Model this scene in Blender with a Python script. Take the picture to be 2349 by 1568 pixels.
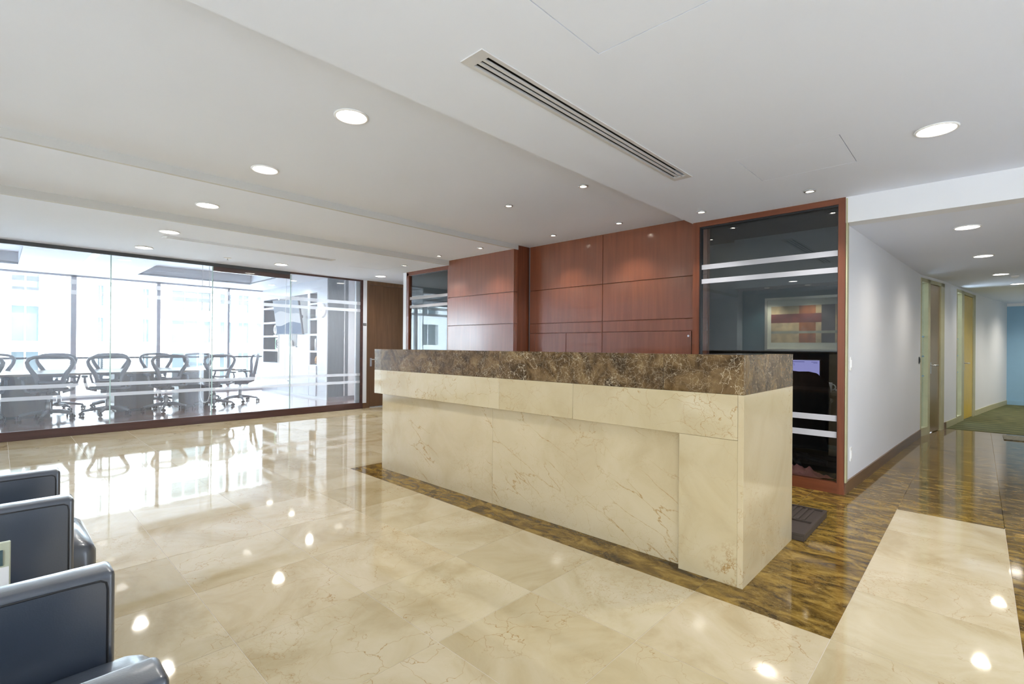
import bpy, bmesh, math, random
from mathutils import Vector, Matrix
random.seed(7)
PI = math.pi
sc = bpy.context.scene
for o in list(bpy.data.objects):
    bpy.data.objects.remove(o, do_unlink=True)
COL = sc.collection

# ------------------------------------------------------------------ camera
cam_d = bpy.data.cameras.new('camera')
cam_d.sensor_width = 36.0
cam_d.lens = 17.2436
cam_d.shift_y = 0.004025
cam_d.clip_start = 0.02
cam = bpy.data.objects.new('camera', cam_d)
COL.objects.link(cam)
_r = Vector((0.72436137, 0.68937745, 0.0077026))
_u = Vector((-0.00457101, -0.00636995, 0.99996926))
_b = Vector((0.68940533, -0.72437432, -0.00146299))
cam.matrix_world = Matrix(((_r.x, _u.x, _b.x, 0.0), (_r.y, _u.y, _b.y, 0.0), (_r.z, _u.z, _b.z, 1.2), (0, 0, 0, 1)))
sc.camera = cam

# ------------------------------------------------------------------ world, sun, exposure
wd = bpy.data.worlds.new('sky'); sc.world = wd; wd.use_nodes = True
nt = wd.node_tree; nt.nodes.clear()
wo = nt.nodes.new('ShaderNodeOutputWorld'); bg = nt.nodes.new('ShaderNodeBackground')
bg.inputs[0].default_value = (0.74, 0.86, 1.0, 1); bg.inputs[1].default_value = 11.0
nt.links.new(bg.outputs[0], wo.inputs[0])
sd = bpy.data.lights.new('sun', 'SUN'); sd.energy = 13.0; sd.angle = 0.01; sd.color = (0.95, 0.97, 1.0)
sun = bpy.data.objects.new('sun', sd); COL.objects.link(sun)
sun.rotation_euler = Vector((-0.75, -0.12, -0.62)).to_track_quat('-Z', 'Y').to_euler()
def portal(name, loc, rot, sx, sy):
    d = bpy.data.lights.new(name, 'AREA'); d.shape = 'RECTANGLE'; d.size = sx; d.size_y = sy
    d.cycles.is_portal = True
    o = bpy.data.objects.new(name, d); COL.objects.link(o); o.location = loc; o.rotation_euler = rot
portal('window_portal', (-14.34, 0.7, 1.35), (0, -PI/2, 0), 2.7, 8.6)
portal('window_portal', (1.0, -3.82, 1.25), (PI/2, 0, 0), 4.2, 2.34)

sc.view_settings.view_transform = 'Standard'
sc.view_settings.look = 'None'
sc.view_settings.exposure = 0.17
sc.view_settings.gamma = 1.0
sc.view_settings.use_curve_mapping = False
sc.cycles.transparent_max_bounces = 24
sc.cycles.max_bounces = 10
sc.cycles.diffuse_bounces = 6
sc.cycles.glossy_bounces = 5
sc.cycles.sample_clamp_indirect = 20.0
BIG_W, RIGHT_W, SMALL_W, CORR_W = 48.0, 95.0, 26.0, 33.0
WARM = (1.0, 0.99, 0.965)
CORR_WARM = (1.0, 0.91, 0.77)

# ------------------------------------------------------------------ material helpers
def new_mat(name):
    m = bpy.data.materials.new(name); m.use_nodes = True
    nt = m.node_tree; nt.nodes.clear()
    out = nt.nodes.new('ShaderNodeOutputMaterial')
    return m, nt, out
def N(nt, t, **kw):
    n = nt.nodes.new(t)
    for k, v in kw.items():
        if k.startswith('i_'):
            key = k[2:]
            key = int(key) if key.isdigit() else key.replace('_', ' ')
            n.inputs[key].default_value = v
        else:
            setattr(n, k, v)
    return n
def L(nt, a, b): nt.links.new(a, b)
def principled(nt, out, **kw):
    p = nt.nodes.new('ShaderNodeBsdfPrincipled')
    for k, v in kw.items(): p.inputs[k.replace('_', ' ')].default_value = v
    L(nt, p.outputs[0], out.inputs[0]); return p
def c4(c): return (c[0], c[1], c[2], 1.0)
def ramp(nt, stops, interp='LINEAR'):
    r = nt.nodes.new('ShaderNodeValToRGB'); e = r.color_ramp.elements; r.color_ramp.interpolation = interp
    e[0].position, e[0].color = stops[0][0], c4(stops[0][1])
    e[1].position, e[1].color = stops[-1][0], c4(stops[-1][1])
    for p, c in stops[1:-1]:
        x = e.new(p); x.color = c4(c)
    return r
def coords(nt, rand=True, scale=(1, 1, 1), rot=(0, 0, 0)):
    tc = N(nt, 'ShaderNodeTexCoord'); mp = N(nt, 'ShaderNodeMapping')
    mp.inputs['Scale'].default_value = scale; mp.inputs['Rotation'].default_value = rot
    src = tc.outputs['Object']
    if rand:
        oi = N(nt, 'ShaderNodeObjectInfo'); mu = N(nt, 'ShaderNodeMath', operation='MULTIPLY'); mu.inputs[1].default_value = 57.0
        L(nt, oi.outputs['Random'], mu.inputs[0])
        va = N(nt, 'ShaderNodeVectorMath', operation='ADD')
        L(nt, tc.outputs['Object'], va.inputs[0]); L(nt, mu.outputs[0], va.inputs[1]); src = va.outputs[0]
    L(nt, src, mp.inputs['Vector'])
    return mp.outputs[0]
def simple(name, col, rough=0.5, metal=0.0, var=0.06, nscale=6.0, bump=0.0, spec=0.5, coat=0.0, emit=None):
    """plain painted / plastic / metal surface with a faint procedural tone variation"""
    m, nt, out = new_mat(name)
    p = principled(nt, out, Roughness=rough, Metallic=metal)
    p.inputs['Specular IOR Level'].default_value = spec
    p.inputs['Coat Weight'].default_value = coat
    v = coords(nt, False)
    n = N(nt, 'ShaderNodeTexNoise'); n.inputs['Scale'].default_value = nscale; n.inputs['Detail'].default_value = 4
    L(nt, v, n.inputs['Vector'])
    r = ramp(nt, [(0.3, [c*(1-var) for c in col]), (0.7, [min(1, c*(1+var)) for c in col])])
    L(nt, n.outputs['Fac'], r.inputs[0]); L(nt, r.outputs[0], p.inputs['Base Color'])
    if bump:
        n2 = N(nt, 'ShaderNodeTexNoise'); n2.inputs['Scale'].default_value = 160; n2.inputs['Detail'].default_value = 3
        L(nt, v, n2.inputs['Vector'])
        b = N(nt, 'ShaderNodeBump'); b.inputs['Strength'].default_value = bump; b.inputs['Distance'].default_value = 0.002
        L(nt, n2.outputs['Fac'], b.inputs['Height']); L(nt, b.outputs[0], p.inputs['Normal'])
    return m
def emitter(name, col, strength):
    m, nt, out = new_mat(name)
    e = N(nt, 'ShaderNodeEmission'); e.inputs[0].default_value = c4(col); e.inputs[1].default_value = strength
    L(nt, e.outputs[0], out.inputs[0]); return m
def mix_rgb(nt, a, b, fac, blend='MIX'):
    x = N(nt, 'ShaderNodeMix', data_type='RGBA', blend_type=blend)
    for s, v in ((0, fac), (6, a), (7, b)):
        if hasattr(v, 'links'): L(nt, v, x.inputs[s])
        else: x.inputs[s].default_value = c4(v) if isinstance(v, (tuple, list)) else v
    return x.outputs[2]
def math_(nt, op, a, b=None, clamp=False):
    x = N(nt, 'ShaderNodeMath', operation=op, use_clamp=clamp)
    for i, v in enumerate((a, b)):
        if v is None: continue
        if hasattr(v, 'links'): L(nt, v, x.inputs[i])
        else: x.inputs[i].default_value = v
    return x.outputs[0]
def vein(nt, vec, scale, width, warp, wscale, seed=0.0):
    """thin crack lines: voronoi cell edges bent by noise; returns 0..1"""
    nz = N(nt, 'ShaderNodeTexNoise'); nz.inputs['Scale'].default_value = wscale; nz.inputs['Detail'].default_value = 5
    L(nt, vec, nz.inputs['Vector'])
    sub = N(nt, 'ShaderNodeVectorMath', operation='SUBTRACT'); L(nt, nz.outputs['Color'], sub.inputs[0]); sub.inputs[1].default_value = (.5, .5, .5)
    sca = N(nt, 'ShaderNodeVectorMath', operation='SCALE'); L(nt, sub.outputs[0], sca.inputs[0]); sca.inputs['Scale'].default_value = warp
    add = N(nt, 'ShaderNodeVectorMath', operation='ADD'); L(nt, vec, add.inputs[0]); L(nt, sca.outputs[0], add.inputs[1])
    a2 = N(nt, 'ShaderNodeVectorMath', operation='ADD'); L(nt, add.outputs[0], a2.inputs[0]); a2.inputs[1].default_value = (seed, seed*1.7, seed*.3)
    vo = N(nt, 'ShaderNodeTexVoronoi', feature='DISTANCE_TO_EDGE'); vo.inputs['Scale'].default_value = scale
    L(nt, a2.outputs[0], vo.inputs['Vector'])
    mr = N(nt, 'ShaderNodeMapRange'); mr.inputs['From Min'].default_value = 0.0; mr.inputs['From Max'].default_value = width
    mr.inputs['To Min'].default_value = 1.0; mr.inputs['To Max'].default_value = 0.0
    L(nt, vo.outputs['Distance'], mr.inputs['Value']); return mr.outputs[0]
def patchmask(nt, vec, scale, lo, hi, seed):
    a2 = N(nt, 'ShaderNodeVectorMath', operation='ADD'); L(nt, vec, a2.inputs[0]); a2.inputs[1].default_value = (seed, seed, seed)
    n = N(nt, 'ShaderNodeTexNoise'); n.inputs['Scale'].default_value = scale; n.inputs['Detail'].default_value = 3
    L(nt, a2.outputs[0], n.inputs['Vector'])
    mr = N(nt, 'ShaderNodeMapRange'); mr.inputs['From Min'].default_value = lo; mr.inputs['From Max'].default_value = hi
    L(nt, n.outputs['Fac'], mr.inputs['Value']); return mr.outputs[0]

def cream_marble(name, vein_amt, rough, soft=0.0, diag=0.0, corner=None):
    m, nt, out = new_mat(name)
    p = principled(nt, out, Roughness=rough); p.inputs['IOR'].default_value = 1.72
    v = coords(nt, True)
    n = N(nt, 'ShaderNodeTexNoise'); n.inputs['Scale'].default_value = 2.2; n.inputs['Detail'].default_value = 7; n.inputs['Roughness'].default_value = .6
    n.inputs['Distortion'].default_value = .8
    L(nt, v, n.inputs['Vector'])
    mid = (.535, .45, .29); lo, hi = (.435, .345, .195), (.60, .52, .37)
    r = ramp(nt, [(.32, [a+(b-a)*soft for a, b in zip(lo, mid)]), (.48, mid), (.66, [a+(b-a)*soft for a, b in zip(hi, mid)])]); L(nt, n.outputs['Fac'], r.inputs[0])
    v1 = vein(nt, v, 5.0, .009, .45, 4.0); v2 = vein(nt, v, 14.0, .020, .30, 9.0, 3.1)
    k1 = math_(nt, 'MULTIPLY', v1, patchmask(nt, v, 1.6, .45, .62, 4.0)); k2 = math_(nt, 'MULTIPLY', v2, patchmask(nt, v, 2.3, .5, .66, 9.0))
    k = math_(nt, 'ADD', math_(nt, 'MULTIPLY', k1, vein_amt), math_(nt, 'MULTIPLY', k2, vein_amt*.7), True)
    if diag:                                     # bundles of rusty veins running down to the right
        vr = N(nt, 'ShaderNodeVectorRotate', rotation_type='Y_AXIS'); vr.inputs['Angle'].default_value = math.radians(-27); L(nt, v, vr.inputs['Vector'])
        ms = N(nt, 'ShaderNodeVectorMath', operation='MULTIPLY'); L(nt, vr.outputs[0], ms.inputs[0]); ms.inputs[1].default_value = (1.3, 1.0, 5.5)
        v4 = vein(nt, ms.outputs[0], 1.25, .013, .30, 5.0, 1.3)
        k = math_(nt, 'ADD', k, math_(nt, 'MULTIPLY', math_(nt, 'MULTIPLY', v4, patchmask(nt, v, 2.6, .47, .60, 21.0)), diag), True)
    if corner:                                   # rusty crackle near one corner of the slab
        tc = N(nt, 'ShaderNodeTexCoord'); ds = N(nt, 'ShaderNodeVectorMath', operation='DISTANCE'); L(nt, tc.outputs['Object'], ds.inputs[0]); ds.inputs[1].default_value = corner
        mr = N(nt, 'ShaderNodeMapRange'); mr.inputs['From Min'].default_value = .03; mr.inputs['From Max'].default_value = .17; mr.inputs['To Min'].default_value = 1; mr.inputs['To Max'].default_value = 0; L(nt, ds.outputs['Value'], mr.inputs['Value'])
        v5 = math_(nt, 'MULTIPLY', vein(nt, v, 60.0, .16, .05, 45.0, 5.0), patchmask(nt, v, 26.0, .42, .58, 33.0))
        k = math_(nt, 'ADD', k, math_(nt, 'MULTIPLY', math_(nt, 'MULTIPLY', v5, mr.outputs[0]), 1.1), True)
    c = mix_rgb(nt, r.outputs[0], (.33, .19, .055), k)
    oi = N(nt, 'ShaderNodeObjectInfo')
    tone = ramp(nt, [(0.0, (.90, .87, .80)), (.5, (1, 1, 1)), (1.0, (1.0, .98, .97))]); L(nt, oi.outputs['Random'], tone.inputs[0])
    c = mix_rgb(nt, c, tone.outputs[0], 1.0, 'MULTIPLY')
    L(nt, c, p.inputs['Base Color']); return m
def dark_marble(name, stops, veincol, amt, scale, rough=.07, stretch=(1, 1, 1), ior=1.46):
    m, nt, out = new_mat(name)
    p = principled(nt, out, Roughness=rough); p.inputs['IOR'].default_value = ior
    v = coords(nt, True, stretch)
    n = N(nt, 'ShaderNodeTexNoise'); n.inputs['Scale'].default_value = scale; n.inputs['Detail'].default_value = 9; n.inputs['Roughness'].default_value = .68
    n.inputs['Distortion'].default_value = 1.0
    L(nt, v, n.inputs['Vector'])
    r = ramp(nt, stops); L(nt, n.outputs['Fac'], r.inputs[0])
    v1 = vein(nt, v, scale*1.3, .012, .40, 6.0); v2 = vein(nt, v, scale*3.4, .045, .20, 12.0, 2.2)
    v3 = vein(nt, v, scale*.42, .0065, .55, 5.0, 7.7)
    k1 = math_(nt, 'MULTIPLY', v1, patchmask(nt, v, 3.0, .42, .62, 4.0)); k2 = math_(nt, 'MULTIPLY', v2, patchmask(nt, v, 4.0, .36, .62, 8.0))
    k3 = math_(nt, 'MULTIPLY', v3, patchmask(nt, v, 1.7, .46, .58, 15.0))
    k = math_(nt, 'ADD', math_(nt, 'MULTIPLY', k1, amt), math_(nt, 'MULTIPLY', k2, amt*.6), True)
    k = math_(nt, 'ADD', k, math_(nt, 'MULTIPLY', k3, amt), True)
    c = mix_rgb(nt, r.outputs[0], veincol, k)
    L(nt, c, p.inputs['Base Color']); return m
def wood(name, a, b, rough, axis='Z', coat=0.25, rand=True, fig=0.35, cior=1.5):
    m, nt, out = new_mat(name)
    p = principled(nt, out, Roughness=rough); p.inputs['Coat Weight'].default_value = coat; p.inputs['Coat IOR'].default_value = cior; p.inputs['Coat Roughness'].default_value = .14
    s = {'Z': (1, 1, .06), 'X': (.06, 1, 1), 'Y': (1, .06, 1)}[axis]
    v = coords(nt, rand, s)
    n = N(nt, 'ShaderNodeTexNoise'); n.inputs['Scale'].default_value = 26; n.inputs['Detail'].default_value = 6; n.inputs['Distortion'].default_value = .4
    L(nt, v, n.inputs['Vector'])
    n2 = N(nt, 'ShaderNodeTexNoise'); n2.inputs['Scale'].default_value = 3.0; n2.inputs['Detail'].default_value = 3; n2.inputs['Distortion'].default_value = 1.5
    L(nt, v, n2.inputs['Vector'])
    f = math_(nt, 'ADD', math_(nt, 'MULTIPLY', n.outputs['Fac'], 1-fig), math_(nt, 'MULTIPLY', n2.outputs['Fac'], fig))
    r = ramp(nt, [(.36, a), (.64, b)]); L(nt, f, r.inputs[0])
    L(nt, r.outputs[0], p.inputs['Base Color']); return m
def glass(name, tint, f0, glare_veil=0.0):
    """clear architectural glass: straight-through transmission plus a mirror reflection that grows at grazing angles (Schlick)"""
    m, nt, out = new_mat(name)
    g = N(nt, 'ShaderNodeNewGeometry')
    d = N(nt, 'ShaderNodeVectorMath', operation='DOT_PRODUCT'); L(nt, g.outputs['Incoming'], d.inputs[0]); L(nt, g.outputs['Normal'], d.inputs[1])
    c = math_(nt, 'SUBTRACT', 1.0, math_(nt, 'ABSOLUTE', d.outputs['Value']), True)
    f = math_(nt, 'ADD', math_(nt, 'MULTIPLY', math_(nt, 'POWER', c, 5.0), 1-f0), f0, True)
    t = N(nt, 'ShaderNodeBsdfTransparent'); t.inputs[0].default_value = c4(tint)
    gl = N(nt, 'ShaderNodeBsdfGlossy'); gl.inputs['Roughness'].default_value = 0.0
    mx = N(nt, 'ShaderNodeMixShader'); L(nt, f, mx.inputs[0]); L(nt, t.outputs[0], mx.inputs[1]); L(nt, gl.outputs[0], mx.inputs[2])
    
    if glare_veil:                                     # translucent veil standing in for the glare of the bright windows
        h = N(nt, 'ShaderNodeBsdfTranslucent'); h.inputs[0].default_value = (.9, .93, 1, 1)
        m2 = N(nt, 'ShaderNodeMixShader', i_0=glare_veil); L(nt, mx.outputs[0], m2.inputs[1]); L(nt, h.outputs[0], m2.inputs[2]); L(nt, m2.outputs[0], out.inputs[0])
    else: L(nt, mx.outputs[0], out.inputs[0])
    return m
def frosted(name, col, opac):
    m, nt, out = new_mat(name)
    t = N(nt, 'ShaderNodeBsdfTransparent'); df = N(nt, 'ShaderNodeBsdfDiffuse'); df.inputs[0].default_value = c4(col)
    tl = N(nt, 'ShaderNodeBsdfTranslucent'); tl.inputs[0].default_value = c4(col)
    ad = N(nt, 'ShaderNodeMixShader', i_0=.4); L(nt, df.outputs[0], ad.inputs[1]); L(nt, tl.outputs[0], ad.inputs[2])
    mx = N(nt, 'ShaderNodeMixShader', i_0=opac); L(nt, t.outputs[0], mx.inputs[1]); L(nt, ad.outputs[0], mx.inputs[2])
    L(nt, mx.outputs[0], out.inputs[0]); return m
def mesh_fabric(name, col, opac, scale):
    m, nt, out = new_mat(name)
    v = coords(nt, False)
    w = N(nt, 'ShaderNodeTexWave'); w.inputs['Scale'].default_value = scale; w.bands_direction = 'Z'; L(nt, v, w.inputs['Vector'])
    p = N(nt, 'ShaderNodeBsdfPrincipled'); p.inputs['Base Color'].default_value = c4(col); p.inputs['Roughness'].default_value = .6
    t = N(nt, 'ShaderNodeBsdfTransparent')
    f = math_(nt, 'MULTIPLY', math_(nt, 'GREATER_THAN', w.outputs['Fac'], .25), opac)
    mx = N(nt, 'ShaderNodeMixShader'); L(nt, f, mx.inputs[0]); L(nt, t.outputs[0], mx.inputs[1]); L(nt, p.outputs[0], mx.inputs[2])
    L(nt, mx.outputs[0], out.inputs[0]); return m
def carpet(name):
    m, nt, out = new_mat(name)
    p = principled(nt, out, Roughness=.95); v = coords(nt, False)
    w = N(nt, 'ShaderNodeTexWave'); w.bands_direction = 'Y'; w.inputs['Scale'].default_value = 1.1; w.inputs['Distortion'].default_value = 2.0
    n = N(nt, 'ShaderNodeTexNoise'); n.inputs['Scale'].default_value = 3.0; n.inputs['Detail'].default_value = 8
    mp = N(nt, 'ShaderNodeMapping'); mp.inputs['Scale'].default_value = (2.0, 9.0, 1); L(nt, v, mp.inputs['Vector']); L(nt, mp.outputs[0], n.inputs['Vector']); L(nt, v, w.inputs['Vector'])
    f = math_(nt, 'ADD', math_(nt, 'MULTIPLY', w.outputs['Fac'], .14), math_(nt, 'MULTIPLY', n.outputs['Fac'], .80))
    r = ramp(nt, [(.3, (.035, .045, .015)), (.5, (.10, .11, .04)), (.7, (.20, .19, .08))]); L(nt, f, r.inputs[0])
    L(nt, r.outputs[0], p.inputs['Base Color']); return m
def leather(name):
    m, nt, out = new_mat(name)
    p = principled(nt, out, Roughness=.36); p.inputs['Coat Weight'].default_value = 1.0; p.inputs['Coat Roughness'].default_value = .18; p.inputs['Base Color'].default_value = (.030, .041, .063, 1); p.inputs['Specular IOR Level'].default_value = .8
    v = coords(nt, False)
    vo = N(nt, 'ShaderNodeTexVoronoi'); vo.inputs['Scale'].default_value = 260; L(nt, v, vo.inputs['Vector'])
    mp = N(nt, 'ShaderNodeMapping'); mp.inputs['Scale'].default_value = (14, 5, 9); L(nt, v, mp.inputs['Vector'])
    n = N(nt, 'ShaderNodeTexNoise'); n.inputs['Scale'].default_value = 1; n.inputs['Detail'].default_value = 3; L(nt, mp.outputs[0], n.inputs['Vector'])
    h = math_(nt, 'ADD', math_(nt, 'MULTIPLY', vo.outputs['Distance'], .06), n.outputs['Fac'])
    b = N(nt, 'ShaderNodeBump'); b.inputs['Strength'].default_value = .22; b.inputs['Distance'].default_value = .01; L(nt, h, b.inputs['Height'])
    L(nt, b.outputs[0], p.inputs['Normal']); return m

M = {}
M['paint'] = simple('white_paint', (.78, .80, .84), .55, var=.012, nscale=1.5)
M['ceil'] = simple('ceiling_paint', (.79, .84, .95), .7, var=.01, nscale=1.2)
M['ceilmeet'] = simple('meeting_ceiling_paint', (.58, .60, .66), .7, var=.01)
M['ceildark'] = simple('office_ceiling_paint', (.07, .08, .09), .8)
M['cream'] = cream_marble('cream_marble_floor', .95, .045, .15)
M['creamdesk'] = cream_marble('cream_marble_desk', .85, .09, .55)
M['creamdiag'] = cream_marble('cream_marble_rusty_veins', .6, .09, .55, .9)
M['creamcorner'] = cream_marble('cream_marble_rusty_corner', .4, .09, .55, 0.0, (.13, 0, -.30))
M['darkfloor'] = dark_marble('brown_marble_floor', [(.34, (.034, .017, .004)), (.46, (.115, .067, .014)), (.57, (.235, .143, .029)), (.74, (.37, .25, .062))], (.50, .38, .15), .5, 9.0, .07, (.6, 1.15, 1), 1.36)
M['darkdesk'] = dark_marble('brown_marble_desk', [(.32, (.03, .017, .008)), (.46, (.085, .050, .020)), (.60, (.165, .105, .045)), (.76, (.27, .19, .09))], (.58, .48, .33), .75, 7.0, .08, (1, 1, 1), 1.38)
M['grout'] = simple('grout', (.60, .54, .45), .8)
M['groutdark'] = simple('brown_grout', (.22, .15, .06), .8)
M['fascia'] = simple('fascia_shade_grey', (.56, .56, .545), .6, var=.01)  # ceiling white greyed down so the step faces read as shaded
M['cherry'] = wood('cherry_veneer', (.190, .050, .018), (.240, .069, .026), .36, coat=1.0, fig=.3, cior=1.75)
M['cherryframe'] = wood('cherry_frame', (.135, .036, .013), (.205, .060, .024), .35)
M['cherryX'] = wood('cherry_frame_x', (.135, .036, .013), (.205, .060, .024), .35, 'X')
M['walnut'] = wood('walnut_door', (.105, .050, .020), (.165, .082, .036), .42)
M['walnutY'] = wood('walnut_base', (.105, .050, .020), (.165, .082, .036), .42, 'Y')
M['sillwood'] = wood('sill_wood', (.060, .026, .022), (.095, .042, .036), .3, 'Y')
M['lam'] = wood('wood_laminate_floor', (.16, .05, .022), (.27, .10, .045), .12, 'Y', 1.0, True)
M['tablewood'] = wood('table_veneer', (.15, .10, .075), (.24, .17, .125), .3, 'Y')
M['pedwood'] = wood('pedestal_veneer', (.075, .050, .038), (.115, .080, .06), .4)
M['clear'] = glass('clear_glass', (.965, .985, .985), .045)
M['lobbyglass'] = glass('lobby_glass', (.965, .985, .985), .05, .075)
M['tinted'] = glass('fill_window_glass', (.97, .93, .87), .06)  # warm tint takes the sky blue out of the added window's fill
M['dim'] = glass('office_glass', (.80, .84, .86), .075)
M['edge'] = simple('glass_edge', (.45, .62, .62), .15, spec=.8)
M['band'] = frosted('frosted_film', (.86, .88, .93), .55)
M['bandop'] = frosted('frosted_film_dense', (.80, .80, .84), .9)
M['black'] = simple('black_plastic', (.015, .016, .018), .4)
M['dkgrey'] = simple('dark_grey_plastic', (.07, .075, .085), .45)
M['alu'] = simple('aluminium', (.62, .63, .65), .3, .85)
M['chrome'] = simple('chrome', (.8, .8, .82), .12, 1.0)
M['steel'] = simple('brushed_steel', (.55, .55, .56), .32, 1.0)
M['white'] = simple('white_plastic', (.85, .85, .85), .35)
M['whitelam'] = simple('pale_laminate', (.40, .41, .46), .3)
M['nicheback'] = simple('grey_brown_laminate', (.085, .068, .062), .5)
M['vent'] = simple('vent_enamel', (.62, .62, .63), .45)
M['ventdark'] = simple('vent_inside', (.02, .02, .02), .8)
M['leather'] = leather('black_leather')
M['stitch'] = simple('leather_piping', (.012, .013, .016), .5)
M['lens'] = emitter('lamp_lens', (1.0, .95, .86), 18.0)
M['lenssm'] = emitter('spot_lens', (1.0, .91, .74), 40.0)
M['linlight'] = emitter('linear_lamp', (.95, .97, 1.0), 9.0)
M['carpet'] = carpet('striped_carpet')
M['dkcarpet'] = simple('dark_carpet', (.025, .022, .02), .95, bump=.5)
M['teal'] = simple('teal_wall', (.030, .085, .105), .6, var=.03)
M['blue'] = simple('blue_wall', (.26, .45, .62), .6, var=.02)
M['yellow'] = simple('yellow_door_lacquer', (.68, .49, .075), .35, var=.04)
M['olive'] = simple('olive_frame', (.46, .44, .27), .4)
M['bronze'] = simple('bronze_door', (.36, .25, .13), .28, .75, var=.1, nscale=2)
M['partition'] = simple('dark_screen_fabric', (.012, .018, .024), .9)
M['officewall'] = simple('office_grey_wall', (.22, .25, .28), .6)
M['facade'] = simple('white_facade', (.86, .86, .85), .7, var=.02, nscale=.3)
M['faceglass'] = simple('facade_glass', (.10, .13, .14), .1, spec=.5, var=.3, nscale=.8)
M['tvframe'] = simple('tv_bezel', (.05, .055, .065), .3)
M['green'] = simple('green_card', (.10, .42, .14), .5)
M['orange'] = simple('orange_wicker', (.45, .22, .05), .7, var=.3, nscale=40)
M['pink'] = simple('pink_cloth', (.60, .24, .22), .8, var=.12, nscale=14)
M['cloth'] = simple('black_cloth', (.006, .007, .008), .9, var=.3, nscale=20)
M['rug'] = simple('beige_mat', (.20, .19, .15), .95, var=.3, nscale=40, bump=.6)
M['matrubber'] = simple('rubber_mat', (.050, .036, .028), .45)
M['meshback'] = mesh_fabric('chair_mesh', (.10, .115, .15), .78, 60)
M['chairframe'] = simple('chair_frame_graphite', (.17, .18, .21), .4)
M['silver'] = simple('silver_leaf', (.55, .53, .45), .35, .6)
M['matboard'] = simple('mat_board', (.52, .52, .42), .8)
M['art_beige'] = simple('print_beige', (.40, .30, .16), .7, var=.25, nscale=12)
M['art_red'] = simple('print_red', (.13, .025, .018), .7, var=.3, nscale=10)
M['art_dark'] = simple('print_dark', (.04, .035, .035), .7, var=.3, nscale=10)
M['art_rust'] = simple('print_rust', (.28, .09, .02), .7, var=.3, nscale=12)
M['art_grey'] = simple('print_grey', (.25, .25, .19), .7, var=.2, nscale=12)
M['screen'] = emitter('monitor_screen', (.50, .47, .92), .75)
M['screenline'] = emitter('monitor_text', (.25, .24, .60), .6)
M['tv_top_band'] = emitter('tv_top_band', (.66, .80, 1.0), .55)
M['tv_mid_band'] = emitter('tv_mid_band', (.80, .88, 1.0), .8)
M['tv_low_band'] = emitter('tv_low_band', (.30, .45, .72), .5)
M['mull'] = simple('mullion_paint', (.36, .35, .38), .5)
M['acryl'] = simple('pale_green_board', (.48, .50, .38), .3)
M['brochure'] = simple('brochure_print', (.06, .10, .11), .4, var=.4, nscale=18)
M['paper'] = simple('white_paper', (.8, .8, .8), .6)
M['letter'] = simple('plate_lettering', (.6, .58, .56), .5)

# ------------------------------------------------------------------ geometry helpers
def bx(bm, x0, x1, y0, y1, z0, z1, mi=0):
    vs = [bm.verts.new((x, y, z)) for z in (z0, z1) for y in (y0, y1) for x in (x0, x1)]
    fs = []
    for q in ((0, 2, 3, 1), (4, 5, 7, 6), (0, 1, 5, 4), (2, 6, 7, 3), (0, 4, 6, 2), (1, 3, 7, 5)):
        f = bm.faces.new([vs[i] for i in q]); f.material_index = mi; fs.append(f)
    return vs
def box(*a): 
    bm = bmesh.new(); bx(bm, *a); return bm
def rbox(x0, x1, y0, y1, z0, z1, r, seg=3):
    bm = box(x0, x1, y0, y1, z0, z1)
    bmesh.ops.bevel(bm, geom=list(bm.edges), offset=r, segments=seg, profile=.5, affect='EDGES')
    return bm
def tube(bm, pts, rad, n=8, closed=False):
    """swept round bar along points; rad a number or one per point"""
    P = [Vector(p) for p in pts]; k = len(P)
    R = rad if isinstance(rad, (list, tuple)) else [rad]*k
    rings = []; prev = None
    for i, p in enumerate(P):
        a = P[(i-1) % k] if (closed or i > 0) else p
        b = P[(i+1) % k] if (closed or i < k-1) else p
        t = (b-a).normalized()
        if prev is None:
            u = t.orthogonal().normalized()
        else:
            u = (prev - t*prev.dot(t))
            u = u.normalized() if u.length > 1e-6 else t.orthogonal().normalized()
        prev = u; w = t.cross(u)
        rings.append([bm.verts.new(p + (u*math.cos(2*PI*j/n) + w*math.sin(2*PI*j/n))*R[i]) for j in range(n)])
    for i in range(k if closed else k-1):
        A, B = rings[i], rings[(i+1) % k]
        for j in range(n):
            f = bm.faces.new((A[j], A[(j+1) % n], B[(j+1) % n], B[j])); f.smooth = True
    if not closed:
        bm.faces.new(list(reversed(rings[0]))); bm.faces.new(rings[-1])
def lathe(bm, prof, n=20, c=(0, 0, 0)):
    rings = []
    for r, z in prof:
        rings.append([bm.verts.new((c[0]+r*math.cos(2*PI*j/n), c[1]+r*math.sin(2*PI*j/n), c[2]+z)) for j in range(n)])
    for A, B in zip(rings, rings[1:]):
        for j in range(n):
            f = bm.faces.new((A[j], A[(j+1) % n], B[(j+1) % n], B[j])); f.smooth = True
    if prof[0][0] > 1e-5: bm.faces.new(list(reversed(rings[0])))
    if prof[-1][0] > 1e-5: bm.faces.new(rings[-1])
def me(bm, name, mats):
    bmesh.ops.recalc_face_normals(bm, faces=list(bm.faces))
    m = bpy.data.meshes.new(name); bm.to_mesh(m); bm.free()
    for x in (mats if isinstance(mats, (list, tuple)) else [mats]): m.materials.append(x)
    return m
def link(name, mesh, parent=None, loc=None, rot=None):
    o = bpy.data.objects.new(name, mesh); COL.objects.link(o)
    if parent is not None: o.parent = parent
    if loc is not None: o.location = loc
    if rot is not None: o.rotation_euler = rot
    return o
def part(name, bm, mat, parent=None, loc=None, rot=None, label=None):
    o = link(name, me(bm, name, mat), parent, loc, rot)
    if label: o['label'] = label
    return o
def smooth(o, ang=40):
    for p in o.data.polygons: p.use_smooth = True
    if hasattr(o.data, 'set_sharp_from_angle'): o.data.set_sharp_from_angle(angle=math.radians(ang))
    return o
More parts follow.
